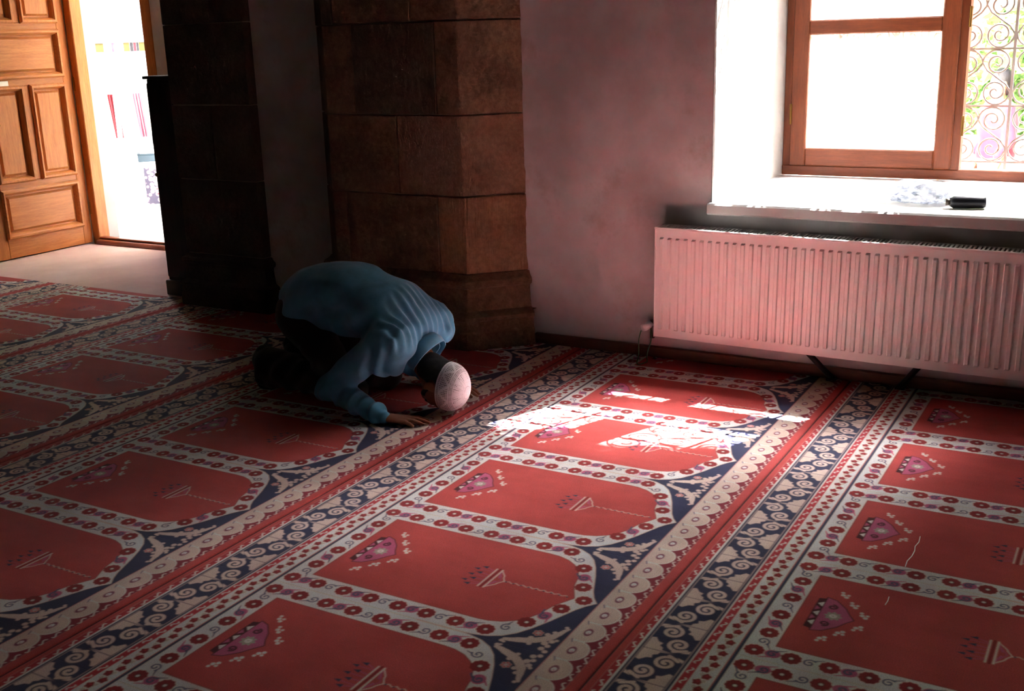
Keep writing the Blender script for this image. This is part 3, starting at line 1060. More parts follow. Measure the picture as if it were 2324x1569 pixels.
for pts, lab in (([(-.987, -4.408, .001), (-1.03, -4.412, .0015), (-1.065, -4.407, .001), (-1.10, -4.412, .0015), (-1.14, -4.411, .001), (-1.18, -4.405, .0015), (-1.221, -4.407, .001)], 'long white thread lying on the red field in the right foreground'),
                 ([(-1.435, -4.403, .001), (-1.46, -4.405, .001), (-1.487, -4.403, .001)], 'short white thread end on the red field nearest the lower right corner')):
    th = MB().tube(pts, .0016, 5).build('loose_thread', M['white_paint'], origin=pts[0])
    tag(th, lab, 'thread')

# ------------------------------------------------------------------ radiator
RY0, RY1, RZ0, RZ1, RXF, RXB = -4.78, -2.868, .135, .688, .478, .575
rad = empty('radiator', (.53, RY1, RZ0), 'off-white ribbed panel radiator on the wall under the window sill', 'radiator', rot=(.010, 0, 0))
def rb(name, g, mat, bevel=0, smooth=False):
    base = Vector((.53, RY1, RZ0))
    g.v = [tuple(Vector(v) - base) for v in g.v]
    me = bpy.data.meshes.new(name)
    me.from_pydata(g.v, [], g.f)
    bm = bmesh.new(); bm.from_mesh(me)
    bmesh.ops.recalc_face_normals(bm, faces=bm.faces)
    if bevel:
        es = [e for e in bm.edges if len(e.link_faces) == 2 and e.calc_face_angle(0) > .5]
        bmesh.ops.bevel(bm, geom=es, offset=bevel, segments=1, affect='EDGES')
    bm.to_mesh(me); bm.free()
    return link_mesh(name, me, mat, rad, smooth=smooth)
g = MB()
pitch = .0405
nrib = int((RY1 - RY0 - .03) / pitch)
def strip(prof, z_lo, z_hi, zl2, zh2):
    pass
ys = [RY1 - .004]
prof = [(RY1 - .004, 0)]
y = RY1 - .024
for k in range(nrib):
    prof += [(y, 0), (y - .005, 1), (y - .018, 1), (y - .023, 0)]
    y -= pitch
prof.append((RY0 + .004, 0))
lev = [(RZ0 + .004, 0), (RZ0 + .042, 0), (RZ0 + .050, 1), (RZ1 - .058, 1), (RZ1 - .050, 0), (RZ1 - .010, 0)]
vs = []
for z, a in lev:
    for yy, b in prof:
        vs.append((RXF - .009 * a * b, yy, z))
n = len(prof)
fs = [(i * n + j, i * n + j + 1, (i + 1) * n + j + 1, (i + 1) * n + j) for i in range(len(lev) - 1) for j in range(n - 1)]
m0 = len(vs)
vs += [(RXF + .012, prof[0][0], lev[0][0]), (RXF + .012, prof[-1][0], lev[0][0]), (RXF + .012, prof[-1][0], lev[-1][0]), (RXF + .012, prof[0][0], lev[-1][0])]
fs += [(m0, m0 + 1, m0 + 2, m0 + 3)]
rb('ribbed_front_panel', g.add(vs, fs), M['enamel'])
rb('back_panel', MB().box((RXB - .012, RY0 + .01, RZ0 + .01), (RXB, RY1 - .01, RZ1 - .03)), M['enamel'], .003)
fin = MB()
yy = RY1 - .04
while yy > RY0 + .04:
    fin.box((RXF + .016, yy - .001, RZ0 + .03), (RXB - .016, yy + .001, RZ1 - .05))
    yy -= .03
rb('convector_fins', fin, M['enamel_dark'])['kind'] = 'stuff'
for q in (RY1 - .004, RY0):
    rb('side_cover', MB().box((RXF - .006, q, RZ0 + .002), (RXB, q + .004, RZ1)), M['enamel'], .0015)
gg = MB()
gg.box((RXF - .008, RY0, RZ1 - .012), (RXF + .006, RY1, RZ1))
gg.box((RXB - .008, RY0, RZ1 - .012), (RXB, RY1, RZ1))
rb('top_grille_rail', gg, M['enamel'], .002)
sl = MB()
yy = RY1 - .012
while yy > RY0 + .01:
    sl.box((RXF + .006, yy - .0042, RZ1 - .008), (RXB - .008, yy + .0042, RZ1 - .002))
    yy -= .0185
rb('top_grille_slats', sl, M['enamel'])['kind'] = 'stuff'
gg = MB()
gg.tube([(.53, RY1 - .001, RZ0 + .055), (.53, RY1 + .03, RZ0 + .055)], .011, 10)
gg.tube([(.53, RY1 + .028, RZ0 + .075), (.53, RY1 + .028, RZ0 - .02)], .012, 10)
rb('valve_body', gg, M['steel'], 0, True)
gg = MB()
gg.tube([(.53, RY1 + .034, RZ0 + .052), (.50, RY1 + .056, RZ0 + .040), (.488, RY1 + .064, RZ0 + .036)], [.017, .021, .018], 12)
rb('valve_knob', gg, M['white_paint'], 0, True)
for a, b in (((.53, -3.60, RZ0 + .02), (.545, -3.735, .014)), ((.53, -4.135, RZ0 + .02), (.545, -4.045, .014))):
    lift = .010 * (RY1 - b[1])
    b = (b[0], b[1], b[2] + lift)
    rb('support_strut', MB().tube([a, b], .014, 8), M['black_iron'], 0, True)
    rb('strut_foot', MB().box((b[0] - .022, b[1] - .022, .002 + lift), (b[0] + .022, b[1] + .022, .014 + lift)), M['black_iron'], .003)
for q in (RY1 - .22, RY0 + .22):
    rb('wall_bracket', MB().box((RXB, q - .02, RZ0 + .1), (WX, q + .02, RZ1 - .08)), M['steel'], .002)
cd = []
for k in range(41):
    t = k / 40
    if t < .4:
        u = t / .4
        cd.append((.480 - .02 * u, -2.800 + .005 * math.sin(u * 6) + .015 * u, .160 - .157 * u))
    elif t < .62:
        u = (t - .4) / .22
        cd.append((.465 - .05 * math.sin(u * math.pi), -2.785 - .055 * u, .004 + .001 * math.sin(u * 9)))
    else:
        u = (t - .62) / .38
        cd.append((.465 + .045 * u, -2.840 + .006 * math.sin(u * 7) - .002 * u, .004 + .162 * u))
co = MB().tube(cd, .0028, 6).build('looped_cord', M['cord'], origin=(.47, -2.81, 0), smooth=True)
tag(co, 'thin green cord hanging in a loop from the radiator valve', 'cord')

# ------------------------------------------------------------------ things on the sill
def crumple(name, c, rad3, seed, amp, mat, lab, cat, sub=4):
    bm = bmesh.new()
    bmesh.ops.create_icosphere(bm, subdivisions=sub, radius=1)
    r = np.random.default_rng(seed)
    dirs = r.normal(size=(40, 3)); dirs /= np.linalg.norm(dirs, axis=1)[:, None]
    offs = r.uniform(.55, 1.0, 40)
    for v in bm.verts:
        d = np.array(v.co)
        s = min(1.15, min(o / max(1e-3, dd) for o, dd in zip(offs + .25, dirs @ d) if dd > .2))
        s *= 1 + amp * math.sin(9 * d[0] + 5 * d[2] + seed) * math.sin(11 * d[1])
        v.co = Vector((d[0] * s * rad3[0], d[1] * s * rad3[1], max(-.98, d[2] * s) * rad3[2]))
    me = bpy.data.meshes.new(name)
    bm.to_mesh(me); bm.free()
    zmin = min(v.co.z for v in me.vertices)
    o = link_mesh(name, me, mat)
    o.location = (c[0], c[1], c[2] - zmin)
    return tag(o, lab, cat)
def plastic_mat():
    m, nt, nodes, links, p = new_mat('thin_clear_plastic_film')
    out = nodes['Material Output']
    p.inputs['Base Color'].default_value = (.50, .56, .68, 1)
    p.inputs['Roughness'].default_value = .12
    tr = nodes.new('ShaderNodeBsdfTransparent')
    n = pos_noise(nt, 45, 3, .6)
    r = ramp(nt, n.outputs['Fac'], [(.4, (.45, .45, .45)), (.65, (.95, .95, .95))])
    mx = nodes.new('ShaderNodeMixShader')
    links.new(r.outputs[0], mx.inputs[0])
    links.new(tr.outputs[0], mx.inputs[1])
    links.new(p.outputs[0], mx.inputs[2])
    links.new(mx.outputs[0], out.inputs[0])
    links.new(bump(nt, n.outputs['Fac'], .6, .01), p.inputs['Normal'])
    return m
M['film'] = plastic_mat()
crumple('plastic_bag', (.86, -4.02, SZ), (.085, .15, .05), 5, .10, M['film'], 'crumpled clear plastic bag lying on the white window sill', 'bag')
um = empty('folded_umbrella', (.77, -4.235, SZ), 'short folded dark umbrella beside the plastic bag on the sill', 'umbrella')
MB().tube([(.745, -4.165, SZ + .028), (.75, -4.18, SZ + .028), (.765, -4.25, SZ + .029), (.78, -4.30, SZ + .028), (.782, -4.308, SZ + .028)], [.018, .027, .028, .026, .022], 12).build('canopy_sleeve', M['black'], um, smooth=True)
MB().tube([(.746, -4.168, SZ + .028), (.742, -4.148, SZ + .028)], [.014, .016], 10).build('handle', M['steel'], um, smooth=True)

# ------------------------------------------------------------------ dark cabinet by the doorway
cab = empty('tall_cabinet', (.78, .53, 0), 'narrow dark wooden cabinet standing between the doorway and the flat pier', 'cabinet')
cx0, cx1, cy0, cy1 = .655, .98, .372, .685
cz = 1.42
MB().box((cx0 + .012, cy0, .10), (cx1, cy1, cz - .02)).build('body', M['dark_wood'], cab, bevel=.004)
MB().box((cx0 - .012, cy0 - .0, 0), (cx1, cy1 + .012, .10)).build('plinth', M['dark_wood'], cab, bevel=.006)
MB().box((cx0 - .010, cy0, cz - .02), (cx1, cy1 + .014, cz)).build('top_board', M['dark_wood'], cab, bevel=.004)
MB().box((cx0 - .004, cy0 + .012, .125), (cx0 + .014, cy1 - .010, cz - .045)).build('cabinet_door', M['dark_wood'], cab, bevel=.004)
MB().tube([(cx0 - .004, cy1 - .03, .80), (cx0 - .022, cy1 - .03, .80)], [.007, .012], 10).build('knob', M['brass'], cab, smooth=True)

# ------------------------------------------------------------------ figures: signed distance fields meshed with surface nets
class Field:
    def __init__(self, lo, hi, h):
        self.h = h
        self.lo = np.array(lo, float)
        n = np.ceil((np.array(hi) - self.lo) / h).astype(int) + 1
        self.n = n
        self.d = np.full(n, 1.0, np.float32)
        self.ax = [self.lo[k] + np.arange(n[k]) * h for k in range(3)]
    def window(self, lo, hi):
        sl = []
        for k in range(3):
            a = max(0, int((lo[k] - self.lo[k]) / self.h) - 1)
            b = min(self.n[k], int((hi[k] - self.lo[k]) / self.h) + 3)
            if b <= a: return None, None
            sl.append(slice(a, b))
        P = np.meshgrid(*[self.ax[k][sl[k]] for k in range(3)], indexing='ij')
        return tuple(sl), P
    @staticmethod
    def smin(a, b, k):
        if k <= 0: return np.minimum(a, b)
        hh = np.clip(.5 + .5 * (b - a) / k, 0, 1)
        return b + (a - b) * hh - k * hh * (1 - hh)
    def cone(self, a, b, ra, rb, k=.02, flat=None):
        """tapered capsule; flat=(axis, factor) squashes the cross-section along an axis"""
        a = np.array(a, float); b = np.array(b, float)
        m = max(ra, rb) * 1.15 + k + 3 * self.h
        sl, P = self.window(np.minimum(a, b) - m, np.maximum(a, b) + m)
        if sl is None: return
        v = b - a
        Q = [P[i] - a[i] for i in range(3)]
        t = np.clip((Q[0] * v[0] + Q[1] * v[1] + Q[2] * v[2]) / max(1e-9, v @ v), 0, 1)
        D = [Q[i] - t * v[i] for i in range(3)]
        if flat is not None:
            f = np.array(flat[0], float); f /= np.linalg.norm(f)
            dot = D[0] * f[0] + D[1] * f[1] + D[2] * f[2]
            D = [D[i] + f[i] * dot * (flat[1] - 1) for i in range(3)]
        d = np.sqrt(D[0] ** 2 + D[1] ** 2 + D[2] ** 2) - (ra + (rb - ra) * t)
        self.d[sl] = self.smin(self.d[sl], d, k)
    def ell(self, c, R, k=.02, axes=None):
        c = np.array(c, float); R = np.array(R, float)
        m = R.max() + k + 3 * self.h
        sl, P = self.window(c - m, c + m)
        if sl is None: return
        Q = [P[i] - c[i] for i in range(3)]
        if axes is not None:
            Q = [Q[0] * a[0] + Q[1] * a[1] + Q[2] * a[2] for a in axes]
        q = np.sqrt((Q[0] / R[0]) ** 2 + (Q[1] / R[1]) ** 2 + (Q[2] / R[2]) ** 2)
        g = np.sqrt((Q[0] / R[0] ** 2) ** 2 + (Q[1] / R[1] ** 2) ** 2 + (Q[2] / R[2] ** 2) ** 2) + 1e-6
        d = q * (q - 1) / g
        self.d[sl] = self.smin(self.d[sl], d, k)
    def grid(self):
        return np.meshgrid(*self.ax, indexing='ij')
    def mesh(self, name, relax=2):
        d = self.d
        s = d < 0
        nx, ny, nz = d.shape
        cnt = np.zeros((nx - 1, ny - 1, nz - 1), np.int8)
        for i in (0, 1):
            for j in (0, 1):
                for k in (0, 1):
                    cnt += s[i:nx - 1 + i, j:ny - 1 + j, k:nz - 1 + k]
        act = (cnt > 0) & (cnt < 8)
        idx = np.full(act.shape, -1, np.int64)
        cells = np.argwhere(act)
        idx[act] = np.arange(len(cells))
        acc = np.zeros((len(cells), 3)); num = np.zeros(len(cells))
        ci, cj, ck = cells.T
        corners = [(i, j, k) for i in (0, 1) for j in (0, 1) for k in (0, 1)]
        for a in range(8):
            for ax in range(3):
                p = corners[a]
                if p[ax]: continue
                q = list(p); q[ax] = 1
                da = d[ci + p[0], cj + p[1], ck + p[2]]; db = d[ci + q[0], cj + q[1], ck + q[2]]
                x = (da < 0) != (db < 0)
                t = np.where(x, da / np.where(x, da - db, 1), 0)
                pt = np.stack([np.full(len(cells), float(p[0])), np.full(len(cells), float(p[1])), np.full(len(cells), float(p[2]))], 1)
                pt[:, ax] += t
                acc += pt * x[:, None]; num += x
        V = (cells + acc / num[:, None]) * self.h + self.lo
        F = []
        for ax in range(3):
            b, c = [(1, 2), (2, 0), (0, 1)][ax]
            lo = [slice(None)] * 3; hi = [slice(None)] * 3
            lo[ax] = slice(0, -1); hi[ax] = slice(1, None)
            x = s[tuple(lo)] != s[tuple(hi)]
            e = np.argwhere(x)
            ok = (e[:, b] > 0) & (e[:, c] > 0) & (e[:, b] < d.shape[b] - 1) & (e[:, c] < d.shape[c] - 1)
            e = e[ok]
            ob = np.zeros(3, int); ob[b] = 1
            oc = np.zeros(3, int); oc[c] = 1
            q = [idx[tuple((e - ob * u - oc * w).T)] for u, w in ((0, 0), (1, 0), (1, 1), (0, 1))]
            fl = s[tuple(e.T)]
            Q = np.stack(q, 1)
            Q = np.where(fl[:, None], Q, Q[:, ::-1])
            F.append(Q)
        F = np.concatenate(F)
        F = F[(F >= 0).all(1)]
        # light relaxation
        for _ in range(relax):
            S = np.zeros_like(V); N = np.zeros(len(V))
            for a in range(4):
                i, j = F[:, a], F[:, (a + 1) % 4]
                np.add.at(S, i, V[j]); np.add.at(N, i, 1)
                np.add.at(S, j, V[i]); np.add.at(N, j, 1)
            V = V * .5 + .5 * S / np.maximum(N, 1)[:, None]
        return V, F
def field_object(name, V, F, mat, parent, attr=None):
    base = Vector((0, 0, 0))
    p = parent
    while p is not None:
        base += Vector(p.location)
        p = p.parent
    me = bpy.data.meshes.new(name)
    me.vertices.add(len(V))
    me.vertices.foreach_set('co', (V - np.array(base)).astype(np.float32).ravel())
    me.loops.add(F.size)
    me.loops.foreach_set('vertex_index', F.astype(np.int32).ravel())
    me.polygons.add(len(F))
    me.polygons.foreach_set('loop_start', np.arange(0, F.size, 4, dtype=np.int32))
    me.polygons.foreach_set('loop_total', np.full(len(F), 4, np.int32))
    me.update(calc_edges=True)
    me.validate()
    if attr is not None:
        at = me.attributes.new('tone', 'FLOAT', 'POINT')
        at.data.foreach_set('value', attr.astype(np.float32))
    return link_mesh(name, me, mat, parent, smooth=True)
def vnoise(P, f, seed):
    """cheap smooth value noise on points"""
    r = np.random.default_rng(seed)
    T = r.uniform(-1, 1, (32, 32, 32))
    q = [p * f for p in P]
    i = [np.floor(a).astype(int) for a in q]
    t = [a - b for a, b in zip(q, i)]
    t = [a * a * (3 - 2 * a) for a in t]
    out = 0
    for a in (0, 1):
        for b in (0, 1):
            for c in (0, 1):
                wgt = (t[0] if a else 1 - t[0]) * (t[1] if b else 1 - t[1]) * (t[2] if c else 1 - t[2])
                out = out + wgt * T[(i[0] + a) % 32, (i[1] + b) % 32, (i[2] + c) % 32]
    return out

def cloth_mat(name, col, weave=500):
    m, nt, nodes, links, p = new_mat(name)
    n = pos_noise(nt, 14, 4, .6)
    r = ramp(nt, n.outputs['Fac'], [(.3, tuple(c * .82 for c in col)), (.7, tuple(c * 1.12 for c in col))])
    links.new(r.outputs[0], p.inputs['Base Color'])
    p.inputs['Roughness'].default_value = .82
    p.inputs['Sheen Weight'].default_value = .25
    f = pos_noise(nt, weave, 2, .5)
    c = pos_noise(nt, 30, 4, .6)
    bb = bump(nt, c.outputs['Fac'], .15, .01)
    links.new(bump(nt, f.outputs['Fac'], .2, .002, bb), p.inputs['Normal'])
    return m
M['shirt'] = cloth_mat('teal_blue_cotton', srgb(88, 162, 198))
M['trousers'] = cloth_mat('black_cotton', srgb(20, 20, 22))
M['skin'] = simple('brown_skin', srgb(160, 104, 78), .5, .08, 18, .12, 160)
M['skin'].node_tree.nodes['Principled BSDF'].inputs['Subsurface Weight'].default_value = .08
M['hair'] = simple('black_hair', srgb(20, 17, 16), .55, .3, 90, .4, 200)
M['sock'] = cloth_mat('dark_socks', srgb(18, 18, 20))

def mirrored(f, x0):
    return lambda p: (2 * x0 - p[0], p[1], p[2])

# the kneeling man: faces -Y, forehead on the carpet; XC is his middle plane
XC = -.565
man = empty('person', (XC, -1.9, 0), 'man kneeling with his forehead on the carpet in a blue shirt and white cap', 'person')
def side(s, p):          # s=-1: his right side (towards the camera), +1: his left
    return (XC + s * p[0], p[1], p[2])
Hc = np.array((XC - .028, -2.345, .118))              # skull centre
cdir = np.array((-.05, -.985, -.16)); cdir /= np.linalg.norm(cdir)       # towards the crown
fdir = np.array((.02, .16, -.99)); fdir -= cdir * (fdir @ cdir); fdir /= np.linalg.norm(fdir)   # towards the face
sdir = np.cross(cdir, fdir)
if sdir[0] > 0: sdir = -sdir                           # towards the camera side
def HP(s, f, c): return Hc + sdir * s + fdir * f + cdir * c
HAX = (sdir, fdir, cdir)

def hand(F, s, wrist, kn, tips, thumb, k=.006):
    """palm and five fingers flat on the carpet; kn: knuckle points, tips: finger tips"""
    w = np.array(wrist)
    for q in kn:
        F.cone(w, q, .021, .0125, .012, flat=((0, 0, 1), 1.35))
    for q, t in zip(kn, tips):
        q = np.array(q); t = np.array(t)
        a = q + (t - q) * .42 + np.array((0, 0, .006))
        b = q + (t - q) * .74 + np.array((0, 0, .003))
        F.cone(q, a, .0105, .0092, k)
        F.cone(a, b, .0092, .0084, k * .6)
        F.cone(b, t, .0084, .0068, k * .6)
    a, b, c = [np.array(x) for x in thumb]
    F.cone(w * .55 + a * .45, a, .018, .013, .01)
    F.cone(a, b, .0125, .0108, k)
    F.cone(b, c, .0105, .008, k)

def limb_points(s):
    return dict(
        shoulder=side(s, (.165, -2.145, .345)), elbow=side(s, (.262, -1.872, .125)), wrist=side(s, (.272, -2.150, .036)),
        hip=side(s, (.085, -1.580, .375)), knee=side(s, (.135, -1.880, .085)), ankle=side(s, (.105, -1.435, .120)),
        ball=side(s, (.100, -1.345, .035)), toe=side(s, (.100, -1.385, .018)), heel=side(s, (.100, -1.350, .175)))

def make_body():
    F = Field((XC - .36, -2.50, -.004), (XC + .36, -1.25, .64), .0042)
    for s in (-1, 1):
        L = limb_points(s)
        F.cone(L['shoulder'], L['elbow'], .048, .036, .02)
        F.cone(L['elbow'], L['wrist'], .038, .024, .012)
        F.cone(L['hip'], L['knee'], .075, .050, .03)
        F.cone(L['knee'], L['ankle'], .052, .036, .02)
        F.cone(L['ankle'], L['heel'], .034, .030, .015)
        F.cone(L['heel'], L['ball'], .030, .030, .015)
        F.cone(L['ball'], L['toe'], .028, .016, .012)
    F.ell((XC, -1.60, .40), (.15, .12, .13), .05)
    F.ell((XC, -1.80, .465), (.135, .17, .105), .06)
    F.ell((XC, -2.03, .42), (.150, .17, .105), .06)
    F.cone((XC - .01, -2.14, .31), HP(0, -.01, -.07), .062, .055, .03)
    for s in (-1, 1):
        F.cone((XC + s * .05, -2.10, .37), side(s, (.165, -2.145, .345)), .06, .05, .03)
    # head: skull, face, jaw, nose, brow, lips, chin, ears
    F.ell(HP(0, -.006, -.004), (.076, .096, .090), .0, HAX)
    F.ell(HP(0, .030, -.055), (.064, .060, .062), .03, HAX)
    F.cone(HP(0, .070, -.112), HP(0, .052, -.085), .024, .04, .02)
    F.cone(HP(0, .088, -.012), HP(0, .104, -.048), .008, .011, .008)
    F.ell(HP(.013, .094, -.050), (.008, .008, .008), .005)
    F.ell(HP(-.013, .094, -.050), (.008, .008, .008), .005)
    for q in (-1, 1):
        F.cone(HP(q * .012, .088, -.004), HP(q * .048, .072, -.002), .010, .009, .01)     # brow
        F.ell(HP(q * .034, .078, -.022), (.013, .010, .010), .004, HAX)                     # closed eyelids
        F.ell(HP(q * .050, .060, -.045), (.020, .020, .020), .02)                           # cheek
        F.ell(HP(q * .077, -.012, -.040), (.010, .020, .032), .004, HAX)                    # ear
        F.ell(HP(q * .082, -.018, -.032), (.007, .017, .022), .003, HAX)
        F.ell(HP(q * .078, .000, -.066), (.007, .010, .011), .004, HAX)
    F.cone(HP(-.020, .088, -.076), HP(.020, .088, -.076), .0065, .0065, .006)
    F.cone(HP(-.017, .085, -.087), HP(.017, .085, -.087), .0075, .0075, .006)
    # hands
    for s in (-1, 1):
        w = side(s, (.272, -2.150, .030))
        kn = [side(s, p) for p in ((.204, -2.262, .021), (.226, -2.268, .023), (.248, -2.264, .022), (.268, -2.250, .019))]
        tp = [side(s, p) for p in ((.176, -2.335, .009), (.200, -2.353, .009), (.229, -2.344, .009), (.262, -2.312, .008))]
        th = [side(s, p) for p in ((.215, -2.195, .018), (.184, -2.232, .013), (.166, -2.258, .010))]
        hand(F, s, w, kn, tp, th)
    return F.mesh('body', 1)
V, Fq = make_body()
V[:, 2] = np.maximum(V[:, 2], .0008)
body = field_object('body', V, Fq, M['skin'], man)
body['label'] = 'brown skin of the face, neck and spread hands'

def make_trousers():
    F = Field((XC - .34, -2.05, -.004), (XC + .34, -1.25, .60), .006)
    for s in (-1, 1):
        L = limb_points(s)
        F.cone(L['hip'], L['knee'], .098, .076, .04)
        F.cone(L['knee'], side(s, (.110, -1.50, .112)), .076, .076, .03)
        F.cone(side(s, (.110, -1.50, .112)), side(s, (.106, -1.385, .140)), .084, .078, .03)
        F.cone(side(s, (.108, -1.42, .09)), side(s, (.108, -1.375, .07)), .075, .062, .03)
    F.ell((XC, -1.605, .40), (.185, .152, .158), .06)
    P = F.grid()
    F.d += (.006 * np.sin(P[1] * 60 + P[2] * 45 + 2 * vnoise(P, 9, 3)) * np.clip((.30 - P[2]) * 6, 0, 1)).astype(np.float32)
    F.d += (.006 * vnoise(P, 16, 4)).astype(np.float32)
    F.d = np.maximum(F.d, (.0012 - P[2]).astype(np.float32))
    return F.mesh('trousers', 2)
V, Fq = make_trousers()
V[:, 2] = np.maximum(V[:, 2], .001)
field_object('trousers', V, Fq, M['trousers'], man)
def make_socks(s):
    L = limb_points(s)
    F = Field((L['heel'][0] - .08, -1.50, -.002), (L['heel'][0] + .08, -1.26, .26), .005)
    F.cone(L['ankle'], L['heel'], .042, .037, .02)
    F.cone(L['heel'], L['ball'], .037, .037, .02)
    F.cone(L['ball'], L['toe'], .035, .022, .02)
    P = F.grid()
    F.d = np.maximum(F.d, (.0012 - P[2]).astype(np.float32))
    return F.mesh('sock', 2)
for s in (-1, 1):
    V, Fq = make_socks(s)
    V[:, 2] = np.maximum(V[:, 2], .001)
    field_object('sock', V, Fq, M['sock'], man)

def make_shirt():
    F = Field((XC - .40, -2.42, .0), (XC + .40, -1.36, .70), .0052)
    # torso
    F.ell((XC, -1.625, .435), (.198, .165, .165), .05)
    F.ell((XC, -1.72, .490), (.185, .150, .125), .06)
    F.ell((XC, -1.84, .505), (.185, .17, .125), .06)
    F.ell((XC, -2.02, .435), (.205, .17, .140), .06)
    F.ell((XC, -2.13, .365), (.190, .12, .115), .05)
    F.ell((XC, -1.85, .40), (.150, .22, .11), .05)
    for s in (-1, 1):
        L = limb_points(s)
        F.cone((XC + s * .07, -2.09, .40), L['shoulder'], .095, .080, .04)
        F.cone((XC + s * .06, -2.16, .335), side(s, (.150, -2.190, .320)), .075, .070, .03)
        e = np.array(L['elbow']); sh = np.array(L['shoulder']); w = np.array(L['wrist'])
        F.cone(sh, e, .084, .058, .05)
        F.cone(side(s, (.13, -2.07, .26)), side(s, (.15, -2.13, .24)), .075, .065, .05)
        F.cone(e, e + (w - e) * .55, .056, .050, .03)
        F.cone(e + (w - e) * .55, e + (w - e) * .97, .050, .040, .02)
        F.cone(e + (w - e) * .90, e + (w - e) * .97, .046, .045, .008)      # cuff roll
    P = F.grid()
    X_, Y_, Z_ = P
    sx = np.abs(X_ - XC)
    side_m = np.clip((sx - .05) / .10, 0, 1)
    nz = vnoise(P, 7, 11)
    nz2 = vnoise(P, 18, 12)
    # gathers hanging from the shoulder blades and collar
    g1 = np.clip((-1.98 - Y_) / .10, 0, 1) * np.clip((.44 - Z_) / .12, 0, 1) * np.clip((sx - .02) / .06, 0, 1)
    F.d += (.010 * g1 * (.55 + .45 * vnoise(P, 11, 15)) * np.sin(Y_ * 84 + Z_ * 26 + 4.5 * nz)).astype(np.float32)
    # pleats along the nape
    g3 = np.clip((-2.10 - Y_) / .08, 0, 1) * np.clip((Z_ - .30) / .05, 0, 1)
    F.d += (.006 * g3 * np.sin(X_ * 150 + 2 * nz)).astype(np.float32)
    # long drag folds from hip to armpit
    g2 = np.clip((Y_ + 1.98) / .10, 0, 1) * side_m * np.clip((.55 - Z_) / .12, 0, 1)
    F.d += (.008 * g2 * np.sin((Y_ * .75 + Z_ * .85) * 46 + 3.0 * nz)).astype(np.float32)
    F.d += (.0035 * nz2).astype(np.float32)
    # rings of the pushed-up sleeve
    g4 = np.clip((.17 - Z_) / .04, 0, 1) * np.clip((sx - .18) / .03, 0, 1)
    F.d += (.0038 * g4 * np.sin(Y_ * 120 + X_ * 40 + 2.4 * nz)).astype(np.float32)
    # cut at the hem and at the neck
    hem = (Y_ + 1.30) * .35 + (.262 - Z_) + .012 * np.sin(X_ * 18) - .0
    rear = np.where(Y_ > -1.74, .265 + (-1.46 - Y_) * -.10 - Z_, -1)
    F.d = np.maximum(F.d, rear.astype(np.float32))
    nd = np.array((0, -.80, -.60)); npnt = np.array((XC, -2.255, .258))
    neck = (X_ - npnt[0]) * nd[0] + (Y_ - npnt[1]) * nd[1] + (Z_ - npnt[2]) * nd[2]
    rr = np.sqrt((X_ - XC) ** 2 + ((Y_ - npnt[1]) * .6 - (Z_ - npnt[2]) * .8) ** 2)
    F.d = np.maximum(F.d, np.where(rr < .10, neck, -1).astype(np.float32))
    F.d = np.maximum(F.d, (.004 - Z_).astype(np.float32))
    return F.mesh('shirt', 2)
V, Fq = make_shirt()
V[:, 2] = np.maximum(V[:, 2], .002)
shirt = field_object('shirt', V, Fq, M['shirt'], man)
# folded collar round the neck
g = MB()
nax = Vector((-.06, -.80, -.60)).normalized()
ux = Vector((1, 0, 0)); ux = (ux - nax * ux.dot(nax)).normalized(); uy = nax.cross(ux)
ncen = Vector((XC - .012, -2.212, .272))
cprof = [(.070, .030), (.082, -.006), (.096, -.016), (.104, .012), (.100, .040), (.095, .042), (.096, .014), (.090, -.004), (.080, .012), (.074, .032)]
nseg = 40
vs = []
for k in range(nseg):
    a = 2 * math.pi * k / nseg
    fl = 1 + .06 * math.sin(3 * a + 1)
    for r, h in cprof:
        h2 = h + (.014 * max(0, math.cos(a - 2.6)) if h > .02 else 0)
        vs.append(ncen + ux * (r * fl * math.cos(a)) + uy * (r * .92 * math.sin(a)) + nax * h2)
m_ = len(cprof)
fs = [(k * m_ + j, k * m_ + (j + 1) % m_, ((k + 1) % nseg) * m_ + (j + 1) % m_, ((k + 1) % nseg) * m_ + j) for k in range(nseg) for j in range(m_)]
g.add(vs, fs).build('collar', M['shirt'], shirt, smooth=True)

def make_hair():
    F = Field(Hc - .16, Hc + .16, .004)
    F.ell(HP(0, -.010, -.002), (.081, .098, .096), .0, HAX)
    F.cone(HP(0, -.045, -.02), HP(0, -.066, -.105), .068, .066, .02)
    P = F.grid()
    q = [P[i] - Hc[i] for i in range(3)]
    f = sum(q[i] * fdir[i] for i in range(3)); c = sum(q[i] * cdir[i] for i in range(3)); s = sum(q[i] * sdir[i] for i in range(3))
    F.d += (.0025 * vnoise(P, 60, 21)).astype(np.float32)
    cutf = np.maximum(f - .012 - .5 * np.clip(c, 0, 1), -c - .135)                       # keep the back and top of the head
    cute = .030 - np.sqrt((f + .012) ** 2 + (c + .040) ** 2)
    cute = np.where(np.abs(s) > .05, cute, -1)
    F.d = np.maximum(np.maximum(F.d, cutf), cute).astype(np.float32)
    return F.mesh('hair', 2)
V, Fq = make_hair()
V[:, 2] = np.maximum(V[:, 2], .001)
field_object('hair', V, Fq, M['hair'], man)

def make_beard():
    F = Field(Hc - .16, Hc + .16, .004)
    for q in (-1, 1):
        F.cone(HP(q * .060, .012, -.062), HP(q * .050, .040, -.092), .010, .012, .01)
        F.cone(HP(q * .050, .040, -.092), HP(0, .066, -.108), .012, .020, .012)
        F.cone(HP(q * .020, .092, -.068), HP(q * .026, .082, -.095), .006, .008, .006)
    P = F.grid()
    F.d += (.003 * vnoise(P, 70, 22)).astype(np.float32)
    return F.mesh('beard', 2)
V, Fq = make_beard()
V[:, 2] = np.maximum(V[:, 2], .001)
field_object('beard', V, Fq, M['hair'], man)

